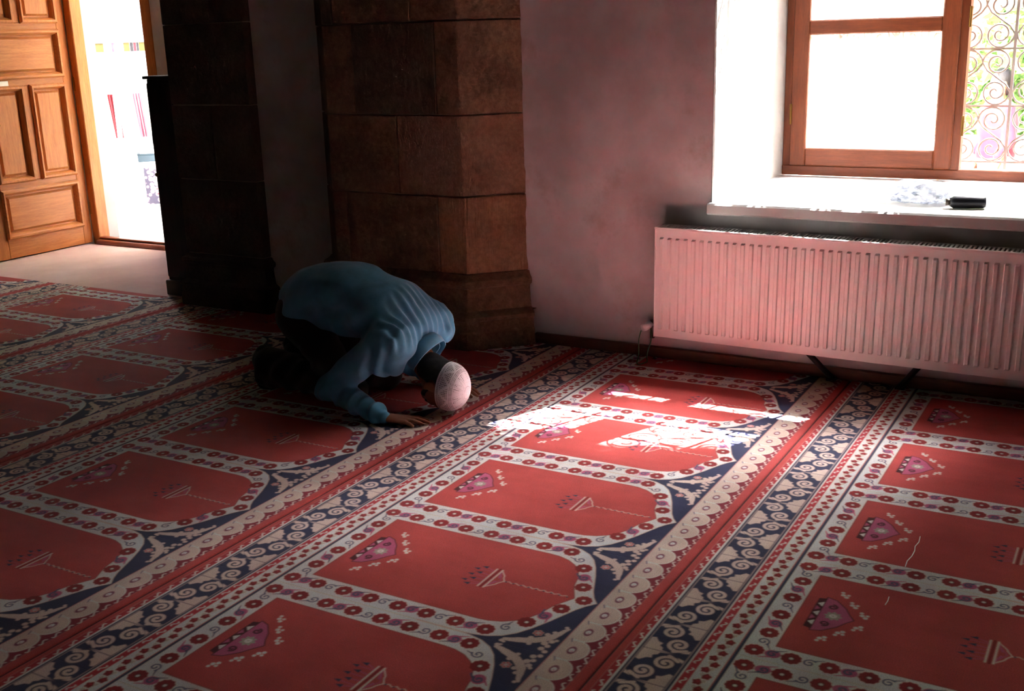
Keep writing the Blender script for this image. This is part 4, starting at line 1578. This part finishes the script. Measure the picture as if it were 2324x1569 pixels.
# crocheted cap: a dome with rows of small holes
def make_cap():
    nu, nv = 360, 150
    R = np.array((.0865, .1080, .094))
    ang0 = math.radians(100)               # how far the dome comes down from the crown
    vs, tone = [], []
    for j in range(nv + 1):
        th = ang0 * (j / nv)
        for i in range(nu):
            ph = 2 * math.pi * i / nu
            a = math.sin(th)
            rr = 1.0 + .012 * (th > 1.0)
            s_, f_, c_ = R[0] * a * math.cos(ph) * rr, R[1] * a * math.sin(ph) * rr, R[2] * math.cos(th)
            # pattern: h runs 0 at the crown to 1 at the rim
            h = j / nv
            t = 0.0
            def holes(nrow, ncol, h0, h1, size):
                if not (h0 <= h <= h1): return 0.
                v = (h - h0) / (h1 - h0) * nrow
                u = ph / (2 * math.pi) * ncol
                return 1.0 if ((u % 1 - .5) ** 2 * 1.1 + (v % 1 - .5) ** 2) < size else 0.
            t = max(t, holes(3, 84, .51, .61, .15))                 # triple row
            t = max(t, holes(2, 96, .895, .96, .15))
            sec = (ph / (2 * math.pi) * 8) % 1
            if .62 < h < .89:                                         # trellis of the side band
                dv = abs(sec - .5) * 2
                hh = (h - .62) / .27
                if abs(dv - hh) > .18:
                    t = max(t, holes(6, 76, .63, .88, .14))
            if .16 < h < .50:                                         # star of triangles on the crown
                sec2 = abs((ph / (2 * math.pi) * 8) % 1 - .5) * 2
                hh = (h - .16) / .34
                if sec2 < hh * .55 and sec2 > hh * .1:
                    t = max(t, holes(8, 52, .16, .49, .12))
                if abs(sec2 - (1 - hh * .5)) < .018: t = max(t, .55)
            if abs(h - .15) < .006: t = max(t, .5)
            dimp = -.0010 * t
            nrm = np.array((s_ / R[0], f_ / R[1], c_ / R[2])); nrm /= np.linalg.norm(nrm)
            p = HP(s_, f_ - .006, c_ + .008) + (sdir * nrm[0] + fdir * nrm[1] + cdir * nrm[2]) * (dimp + .0007 * math.sin(ph * 90) * math.sin(h * 150))
            vs.append(p); tone.append(t)
    vs = np.array(vs)
    F_ = []
    for j in range(nv):
        for i in range(nu):
            a = j * nu + i; b = j * nu + (i + 1) % nu
            F_.append((a, b, b + nu, a + nu))
    vs[:, 2] = np.maximum(vs[:, 2], .0012)
    return vs, np.array(F_), np.array(tone)
V, Fq, tone = make_cap()
def cap_mat():
    m, nt, nodes, links, p = new_mat('white_crochet_cotton')
    at = nodes.new('ShaderNodeAttribute'); at.attribute_name = 'tone'
    r = ramp(nt, at.outputs['Fac'], [(.0, srgb(242, 240, 246)), (1.0, srgb(44, 38, 60))])
    links.new(r.outputs[0], p.inputs['Base Color'])
    p.inputs['Roughness'].default_value = .85
    p.inputs['Sheen Weight'].default_value = .2
    f = pos_noise(nt, 500, 2, .5)
    links.new(bump(nt, f.outputs['Fac'], .3, .002), p.inputs['Normal'])
    return m
capo = field_object('skullcap', V, Fq, cap_mat(), man, tone)
sol = capo.modifiers.new('thickness', 'SOLIDIFY'); sol.thickness = .002; sol.offset = -1
capo['label'] = 'white crocheted skullcap'

# ------------------------------------------------------------------ outside: garden behind the window, street behind the door
GZ = -0.5
gnd = MB().box((OX + .002, .6, GZ - .2), (30, 20, GZ)).build('ground', M['paving'])
tag(gnd, kind='structure')
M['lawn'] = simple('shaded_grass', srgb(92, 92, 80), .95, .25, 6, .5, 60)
lawn = MB().box((OX + .002, -16, GZ - .2), (30, .598, GZ)).build('lawn', M['lawn'])
tag(lawn, kind='structure')
land = empty('entrance_steps', (2.8, 2.4, GZ), 'pale stone landing with steps outside the open door', 'steps')
MB().box((OX + .003, 1.0, GZ), (3.3, 3.9, -.03)).build('landing', M['paving'], land, bevel=.01)
for k in range(2):
    MB().box((3.3 + .32 * k, 1.0, GZ), (3.3 + .32 * (k + 1), 3.9, -.03 - .157 * (k + 1))).build('step', M['paving'], land, bevel=.01)
por = empty('entrance_sun_block', (3.2, 2.4, GZ), 'white porch roof on two posts added over the entrance to block the sun', 'sunshade')  # unseen roof added to keep direct sun off the doorway
MB().box((OX + .003, .6, 3.0), (4.6, 4.2, 3.14)).build('roof_slab', M['white_paint'], por, bevel=.01)
for y in (.75, 4.05):
    MB().box((4.36, y - .07, GZ), (4.5, y + .07, 3.0)).build('post', M['white_paint'], por, bevel=.01)

def leaves(n, sampler, size, mat, name, parent, keep=None, seed=1):
    r = np.random.default_rng(seed)
    C_ = sampler(n, r)
    if keep is not None:
        C_ = C_[keep(C_, r)]
    m = len(C_)
    a = r.normal(size=(m, 3)); a /= np.linalg.norm(a, axis=1)[:, None]
    b = r.normal(size=(m, 3)); b -= a * (a * b).sum(1)[:, None]; b /= np.linalg.norm(b, axis=1)[:, None]
    L = size * r.uniform(.7, 1.3, m)[:, None]
    nrm = np.cross(a, b)
    v = np.stack([C_ - a * L, C_ + b * L * .42 + nrm * L * .08, C_ + a * L, C_ - b * L * .42 + nrm * L * .08], 1).reshape(-1, 3)
    base = np.zeros(3)
    p = parent
    while p is not None:
        base += np.array(p.location); p = p.parent
    v -= base
    f = np.arange(m * 4).reshape(m, 4)
    me = bpy.data.meshes.new(name)
    me.vertices.add(m * 4); me.vertices.foreach_set('co', v.astype(np.float32).ravel())
    me.loops.add(m * 4); me.loops.foreach_set('vertex_index', f.astype(np.int32).ravel())
    me.polygons.add(m)
    me.polygons.foreach_set('loop_start', np.arange(0, m * 4, 4, dtype=np.int32))
    me.polygons.foreach_set('loop_total', np.full(m, 4, np.int32))
    me.update(calc_edges=True)
    o = link_mesh(name, me, mat, parent)
    o['kind'] = 'stuff'
    return o
def blob(c, R):
    c = np.array(c); R = np.array(R)
    def f(n, r):
        d = r.normal(size=(n, 3)); d /= np.linalg.norm(d, axis=1)[:, None]
        return c + d * R * (r.uniform(0, 1, n) ** .45)[:, None]
    return f

# the tree whose crown dapples the sun that reaches the window
LIT = [  # gaps in the crown, given by where their light lands on the carpet (x, y)
    [(-.13, -2.76), (-.03, -2.80), (.03, -3.16), (-.08, -3.20)],
    [(-.66, -2.50), (-.36, -2.60), (-.24, -2.74), (-.24, -3.00), (-.33, -3.12), (-.44, -3.00), (-.49, -2.85), (-.62, -2.72)],
    [(-.49, -3.08), (-.33, -3.16), (-.24, -3.40), (-.22, -3.70), (-.32, -3.82), (-.44, -3.62), (-.50, -3.40), (-.53, -3.24)],
    [(.03, -3.24), (.03, -3.96), (-.12, -3.96), (-.20, -3.74), (-.13, -3.42)],
    [(-.67, -3.00), (-.59, -3.00), (-.56, -3.20), (-.62, -3.22)],
]
def grow(poly, d=.045):
    cx_ = sum(p[0] for p in poly) / len(poly); cy_ = sum(p[1] for p in poly) / len(poly)
    out = []
    for x, y in poly:
        L = math.hypot(x - cx_, y - cy_)
        out.append((x + (x - cx_) / L * d, y + (y - cy_) / L * d))
    return out
LIT = [grow(p) for p in LIT]
def in_poly(px, py, poly):
    ins = np.zeros(len(px), bool)
    n = len(poly)
    for i in range(n):
        (x0, y0), (x1, y1) = poly[i], poly[(i + 1) % n]
        c = ((y0 > py) != (y1 > py)) & (px < (x1 - x0) * (py - y0) / ((y1 - y0) if y1 != y0 else 1e-9) + x0)
        ins ^= c
    return ins
def keep_shade(C_, r):
    fx = C_[:, 0] - .72 * C_[:, 2]
    fy = C_[:, 1] + .315 * C_[:, 2]
    gx_ = fx + .022 * np.abs(np.sin(fy * 36)) + .03 * np.sin(fy * 13 + fx * 9)
    gy_ = fy + .03 * np.sin(fx * 31)
    k = np.ones(len(C_), bool)
    for poly in LIT:
        k &= ~(in_poly(gx_, gy_, poly) & (r.uniform(0, 1, len(C_)) < .975))
    open_sky = (fx > .02) & (fx < 1.2) & (fy < -2.4)             # loose foliage above: sun reaches sill and reveal
    edge = (fx > .0) & (fx < .09) & (fy < -2.72) & (fy > -3.6)      # a long gap: the sun grazes the radiator top
    streak = open_sky & (np.sin(fx * 23 + fy * 6) > .97)
    k &= ~((open_sky & (r.uniform(0, 1, len(C_)) < .06)) | edge | streak)
    return k
tree = empty('shade_tree', (13.2, -9.6, GZ), 'tall leafy tree shading the window from outside', 'tree')
MB().tube([(13.2, -9.6, GZ), (13.2, -9.5, 5.0), (12.9, -9.2, 10.0), (12.4, -8.8, 14.0), (11.8, -8.5, 15.8)], [.42, .34, .24, .12, .04], 10).build('trunk', M['bark'], tree, smooth=True)
for e in ((10.9, -7.6, 15.7), (10.9, -9.2, 15.8), (12.6, -7.6, 15.9)):
    MB().tube([(12.4, -8.8, 14.0), ((12.4 + e[0]) / 2, (-8.8 + e[1]) / 2 + .1, 15.0), e], [.08, .05, .012], 8).build('branch', M['bark'], tree, smooth=True)
def slab(n, r):
    """leaves of the lower crown"""
    fx = r.uniform(-1.35, 1.35, n); fy = r.uniform(-4.6, -2.1, n); z = r.uniform(15.4, 16.2, n)
    return np.stack([fx + .72 * z, fy - .315 * z, z], 1)
leaves(50000, slab, .042, M['leaf_dark'], 'lower_foliage', tree, keep_shade, 3)
leaves(1800, blob((13.2, -9.6, 16.8), (1.6, 1.4, .9)), .09, M['leaf_dark'], 'upper_foliage', tree, lambda C_, r: ~((C_[:, 0] - .72 * C_[:, 2] > -1.1) & (C_[:, 0] - .72 * C_[:, 2] < 1.3) & (C_[:, 1] + .315 * C_[:, 2] > -4.8) & (C_[:, 1] + .315 * C_[:, 2] < -2.0)), 4)

screen = empty('sky_screen', (5.6, -8.0, GZ), 'added stone wing of the building standing beside the garden', 'building')  # unseen wall added to keep sky light off the left floor
MB().box((OX + .003, -9.2, GZ), (9.2, -6.9, 4.2)).build('screen_wall', M['stone3'], screen)
MB().box((OX + .003, -9.3, 4.2), (9.35, -6.75, 4.4)).build('cornice', M['stone3'], screen, bevel=.02)
hb = empty('low_sky_blocker', (15, -6, GZ), 'long plain house block added behind the garden to cut low sky light', 'building')  # unseen block added to cut low sky light on the foreground
MB().box((14.0, -14.0, GZ), (17.0, 3.0, 8.2)).build('blocker_wall', M['far_blocker'], hb)
MB().box((13.7, -14.2, 8.2), (17.3, 3.2, 8.5)).build('eaves', M['board'], hb, bevel=.02)
gw = empty('garden_wall', (7.4, -2.5, GZ), 'low whitewashed garden wall with coping seen through the grille', 'wall')
MB().box((7.3, -6.85, GZ), (7.55, 1.0, .42)).build('wall_body', M['whitewash'], gw, bevel=.01)
MB().box((7.25, -6.85, .42), (7.60, 1.0, .50)).build('coping', M['paving'], gw, bevel=.01)
for (c, R, n, lab, mt) in (((8.5, -4.2, .75), (.7, 1.5, 1.2), 5000, 'bright green bush right behind the low garden wall', 'leaf2'),
                       ((8.15, -1.2, .35), (.3, 1.2, .8), 5000, 'darker green bush beside the bright one behind the garden wall', 'leaf')):
    b = empty('garden_bush', (c[0], c[1], GZ), lab, 'bush')
    MB().tube([(c[0], c[1], GZ), (c[0], c[1] + .05, .4), (c[0] + .1, c[1], 1.2)], [.06, .05, .02], 8).build('stem', M['bark'], b)
    leaves(n, blob(c, R), .085, M[mt], 'foliage', b, None, int(c[0] * 10))
for (c, R, n, lab) in (((9.6, -.3, 6.9), (2.4, 2.9, 4.8), 22000, 'huge green plane tree added beyond the garden bushes to block sky light'),
                       ((8.8, 5.1, 4.7), (2.2, 2.3, 2.4), 12000, 'tall green tree beyond the garden, enlarged to shade the street'),
                       ((9.7, -5.1, 4.9), (2.2, 1.5, 2.6), 14000, 'round green tree added to shade the garden bushes from the sun')):
    t_ = empty('light_blocking_tree', (c[0], c[1], GZ), lab, 'tree')  # crowns sized and placed to block sky and shade the ground
    MB().tube([(c[0], c[1], GZ), (c[0] + .1, c[1], 1.5), (c[0], c[1] + .1, c[2] * .9)], [.26, .2, .08], 10).build('trunk', M['bark'], t_, smooth=True)
    leaves(n, blob(c, R), .15, M['leaf'], 'foliage', t_, None, int(abs(c[1]) * 10) + 5)

# a passer-by in the garden
def stander(x, y, z, face, label, top, low, hgt=1.70):
    root = empty('person', (x, y, z), label, 'person')
    k = hgt / 1.75
    ca, sa = math.cos(face), math.sin(face)
    def W(a, b, c): return (x + (a * ca - b * sa) * k, y + (a * sa + b * ca) * k, z + c * k)      # a forward, b left
    def grid(): return Field((x - .5, y - .5, z - .01), (x + .5, y + .5, z + hgt + .05), .014)
    def legs(F, g):
        for s in (-1, 1):
            F.cone(W(0, s * .09, .90), W(.03, s * .10, .48), .075 + g, .055 + g, .03)
            F.cone(W(.03, s * .10, .48), W(0, s * .10, .09), .053 + g, .036 + g, .02)
    def arms(F, g, to=1.0):
        for s in (-1, 1):
            F.cone(W(0, s * .18, 1.40), W(-.02, s * .24, 1.12), .05 + g, .038 + g, .03)
            F.cone(W(-.02, s * .24, 1.12), W(.08, s * .24, .88 + .14 * (1 - to)), .036 + g, .026 + g, .02)
    F = grid()
    legs(F, 0); arms(F, 0)
    for s in (-1, 1):
        F.cone(W(0, s * .10, .07), W(.14, s * .11, .03), .04, .032, .02)
        for q in range(4):
            F.cone(W(.08, s * .24, .87), W(.085 + .014 * (q - 1.5), s * .245, .76), .016, .009, .006)
        F.cone(W(.08, s * .235, .85), W(.115, s * .21, .80), .013, .009, .006)
    F.ell(W(0, 0, .95), (.16 * k, .16 * k, .14 * k), .05)
    F.ell(W(0, 0, 1.22), (.15 * k, .15 * k, .24 * k), .06)
    F.cone(W(0, 0, 1.42), W(.01, 0, 1.55), .055, .05, .03)
    F.ell(W(.015, 0, 1.64), (.085 * k, .085 * k, .115 * k), .02)
    F.cone(W(.095, 0, 1.63), W(.115, 0, 1.60), .012, .014, .01)
    F.cone(W(.06, 0, 1.56), W(.075, 0, 1.55), .03, .02, .02)
    for s in (-1, 1): F.ell(W(0, s * .085, 1.63), (.02, .02, .03), .008)
    V, Q = F.mesh('body', 1)
    field_object('body', V, Q, M['skin'], root)
    F = grid(); arms(F, .016, .3)
    F.ell(W(0, 0, 1.24), (.185 * k, .185 * k, .26 * k), .06); F.ell(W(0, 0, .98), (.18 * k, .18 * k, .14 * k), .06)
    for s in (-1, 1): F.cone(W(0, s * .05, 1.42), W(0, s * .17, 1.40), .07, .068, .03)
    P = F.grid(); F.d = np.maximum(F.d, np.maximum(z + .86 * k - P[2], P[2] - z - 1.49 * k).astype(np.float32))
    V, Q = F.mesh('shirt', 1); field_object('shirt', V, Q, top, root)
    F = grid(); legs(F, .018); F.ell(W(0, 0, .93), (.172 * k, .172 * k, .14 * k), .05)
    P = F.grid(); F.d = np.maximum(F.d, np.maximum(z + .09 - P[2], P[2] - z - .98 * k).astype(np.float32))
    V, Q = F.mesh('trousers', 1); field_object('trousers', V, Q, low, root)
    F = grid(); F.ell(W(-.01, 0, 1.675), (.095 * k, .095 * k, .105 * k), .02); F.ell(W(-.05, 0, 1.60), (.06, .07, .08), .03)
    P = F.grid()
    fwd = (P[0] - x) * ca + (P[1] - y) * sa
    F.d = np.maximum(F.d, np.minimum(fwd - .055, z + 1.72 * k - P[2]).astype(np.float32))
    V, Q = F.mesh('hair', 1); field_object('hair', V, Q, M['hair'], root)
    F = grid()
    for s in (-1, 1):
        F.cone(W(-.03, s * .10, .05), W(.17, s * .11, .035), .05, .042, .02)
    P = F.grid(); F.d = np.maximum(F.d, np.maximum(z + .001 - P[2], P[2] - z - .11).astype(np.float32))
    V, Q = F.mesh('shoes', 1); field_object('shoes', V, Q, M['black'], root)
    return root
M['red_cloth'] = cloth_mat('crimson_cloth', srgb(196, 40, 62))
M['pale_cloth'] = cloth_mat('pale_blue_cloth', srgb(196, 204, 216))
M['orange_cloth'] = cloth_mat('orange_cloth', srgb(226, 150, 60))
stander(6.6, -3.66, GZ, math.radians(120), 'dark-haired passer-by in a crimson top seen through the window grille', M['red_cloth'], M['pale_cloth'], 1.66)
stander(6.2, -3.30, GZ, math.radians(80), 'small passer-by in pale clothes walking left of the one in crimson', M['pale_cloth'], M['pale_cloth'], 1.30)

# market stall across the street
O = Vector((6.15, 7.0, GZ))
ex = Vector((.76, -.65, 0)).normalized()
ey = Vector((.65, .76, 0)).normalized()
def S(u, v, z): return O + ex * u + ey * v + Vector((0, 0, z - GZ))
def sbox(g, u0, u1, v0, v1, z0, z1):
    c = [S(u, v, z) for z in (z0, z1) for u, v in ((u0, v0), (u1, v0), (u1, v1), (u0, v1))]
    return g.add(c, [(0, 3, 2, 1), (4, 5, 6, 7), (0, 1, 5, 4), (1, 2, 6, 5), (2, 3, 7, 6), (3, 0, 4, 7)])
st = empty('market_stall', O, 'white market stall with a corrugated awning and coloured banners across the street', 'stall')
g = MB()
nc = 168
row = []
for v, z in ((-.05, 1.77), (1.6, 2.25)):
    for t_off in (0, .004):
        for i in range(nc + 1):
            u = -1.4 + 2.8 * i / nc
            row.append(S(u, v, z + .014 * math.sin(u * 2 * math.pi / .085) + t_off))
n1 = nc + 1
fs = []
for i in range(nc):
    fs += [(i, i + 1, 2 * n1 + i + 1, 2 * n1 + i), (n1 + i, 3 * n1 + i, 3 * n1 + i + 1, n1 + i + 1), (i, n1 + i, n1 + i + 1, i + 1)]
g.add(row, fs).build('corrugated_awning', M['white_paint'], st)
sbox(MB(), -1.4, 1.4, -.04, .0, 1.66, 1.745).build('fascia', M['white_paint'], st, bevel=.004)
bc = {'pink': srgb(226, 150, 170), 'olive': srgb(150, 140, 40), 'black': srgb(50, 46, 56), 'red': srgb(214, 50, 60)}
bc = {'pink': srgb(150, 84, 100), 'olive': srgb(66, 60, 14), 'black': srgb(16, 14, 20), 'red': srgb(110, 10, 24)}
for k_, c_ in bc.items(): M['ban_' + k_] = simple(k_ + '_banner', c_, .8, .08, 12)
us = [(-1.3, -.62, 'pink'), (-.6, -.27, 'olive'), (-.25, -.025, 'pink'), (-.02, .055, 'olive'), (.06, .10, 'black'), (.102, .14, 'red'), (.142, .17, 'black'), (.172, .27, 'olive'), (.30, .62, 'red'), (.65, 1.3, 'pink')]
for u0_, u1_, c_ in us:
    sbox(MB(), u0_, u1_, .01, .02, 1.545, 1.658).build('banner', M['ban_' + c_], st)
sbox(MB(), -1.4, 1.4, -.03, .0, 1.10, 1.545).build('valance', M['white_paint'], st, bevel=.004)
for u in (-1.35, -.20, 1.35):
    MB().tube([S(u, -.08, GZ), S(u, -.08, 1.66)], .032, 12).build('post', M['white_paint'], st, smooth=True)
for u in (-1.35, 1.35):
    MB().tube([S(u, 1.5, GZ), S(u, 1.5, 2.2)], .032, 12).build('post', M['white_paint'], st, smooth=True)
sbox(MB(), -1.3, 1.3, .25, .9, .02, .06).build('counter_top', M['white_paint'], st, bevel=.005)
for u in (-1.2, 0, 1.2):
    sbox(MB(), u - .03, u + .03, .3, .36, GZ, .02).build('counter_leg', M['white_paint'], st)
def textile_mat():
    m, nt, nodes, links, p = new_mat('patterned_rose_textile')
    v = nodes.new('ShaderNodeTexVoronoi'); v.inputs['Scale'].default_value = 16
    g_ = nodes.new('ShaderNodeNewGeometry'); links.new(g_.outputs['Position'], v.inputs['Vector'])
    r = ramp(nt, v.outputs['Distance'], [(.1, srgb(90, 14, 30)), (.35, srgb(150, 130, 134)), (.6, srgb(50, 46, 60))])
    links.new(r.outputs[0], p.inputs['Base Color']); p.inputs['Roughness'].default_value = .9
    return m
M['textile'] = textile_mat()
tx = MB(); sbox(tx, .05, .40, .12, .15, GZ, .0)
tag(tx.build('hanging_textile', M['textile'], origin=S(.2, .13, GZ), bevel=.004), 'rose patterned textile propped against the stall counter', 'textile')
for (u0_, u1_, z0_, z1_, mt, lab) in ((.0, .42, .06, .17, simple('teal_crate', srgb(16, 40, 50), .6, .1, 9), 'teal crate at the bottom of the goods on the stall counter'),
                                      (.03, .40, .17, .30, M['white_paint'], 'white box on top of the teal crate on the stall counter'),
                                      (.06, .36, .30, .44, simple('grey_card_box', srgb(96, 94, 100), .8, .06, 9), 'pale grey box on top of the white box on the stall')):
    bo = empty('goods_box', S(u0_, .5, z0_), lab, 'box')
    sbox(MB(), u0_, u1_, .36, .62, z0_, z1_ - .02).build('box_body', mt, bo, bevel=.004)
    sbox(MB(), u0_ - .006, u1_ + .006, .355, .625, z1_ - .02, z1_).build('box_lid', mt, bo, bevel=.004)
for (u, c_, lab) in ((-.30, 'ban_red', 'red cloth hanging from the stall beside the post'), (.02, 'ban_pink', 'pink cloth hanging from the stall, right of the post')):
    g = MB()
    pts = [S(u + .12 * (i / 10) , .10 + .02 * math.sin(i * 1.9), 1.0) for i in range(11)] + [S(u + .05 + .10 * (i / 10), .12 + .03 * math.sin(i * 1.9 + .5), .42) for i in range(11)]
    back = [p + ey * .008 for p in pts]
    fs = [(i, i + 1, 12 + i, 11 + i) for i in range(10)] + [(22 + i, 33 + i, 34 + i, 23 + i) for i in range(10)] + [(i, 22 + i, 23 + i, i + 1) for i in range(10)] + [(11 + i, 12 + i, 34 + i, 33 + i) for i in range(10)] + [(0, 11, 33, 22), (10, 32, 43, 21)]
    tag(g.add(pts + back, fs).build('hanging_cloth', M[c_], origin=S(u, .1, .4)), lab, 'cloth')
sb = empty('street_building', (10.5, 11.5, GZ), 'pale house front behind the market stall', 'building')
def B(u0_, u1_, v0_, v1_, z0_, z1_, name, mt, par):
    g = MB(); sbox(g, u0_, u1_, v0_, v1_, z0_, z1_); return g.build(name, mt, par)
B(-6, 6, 3.5, 6, GZ, 6.0, 'facade', M['whitewash'], sb)
B(-6.1, 6.1, 3.2, 6.1, 6.0, 6.25, 'roof_edge', M['paving'], sb)
for u in (-4, -1.5, 1.2, 3.8):
    wdw = B(u, u + .9, 3.46, 3.5, 2.6, 4.0, 'window', M['white_paint'], sb)
    B(u + .08, u + .82, 3.45, 3.46, 2.68, 3.92, 'pane', M['black'], wdw)
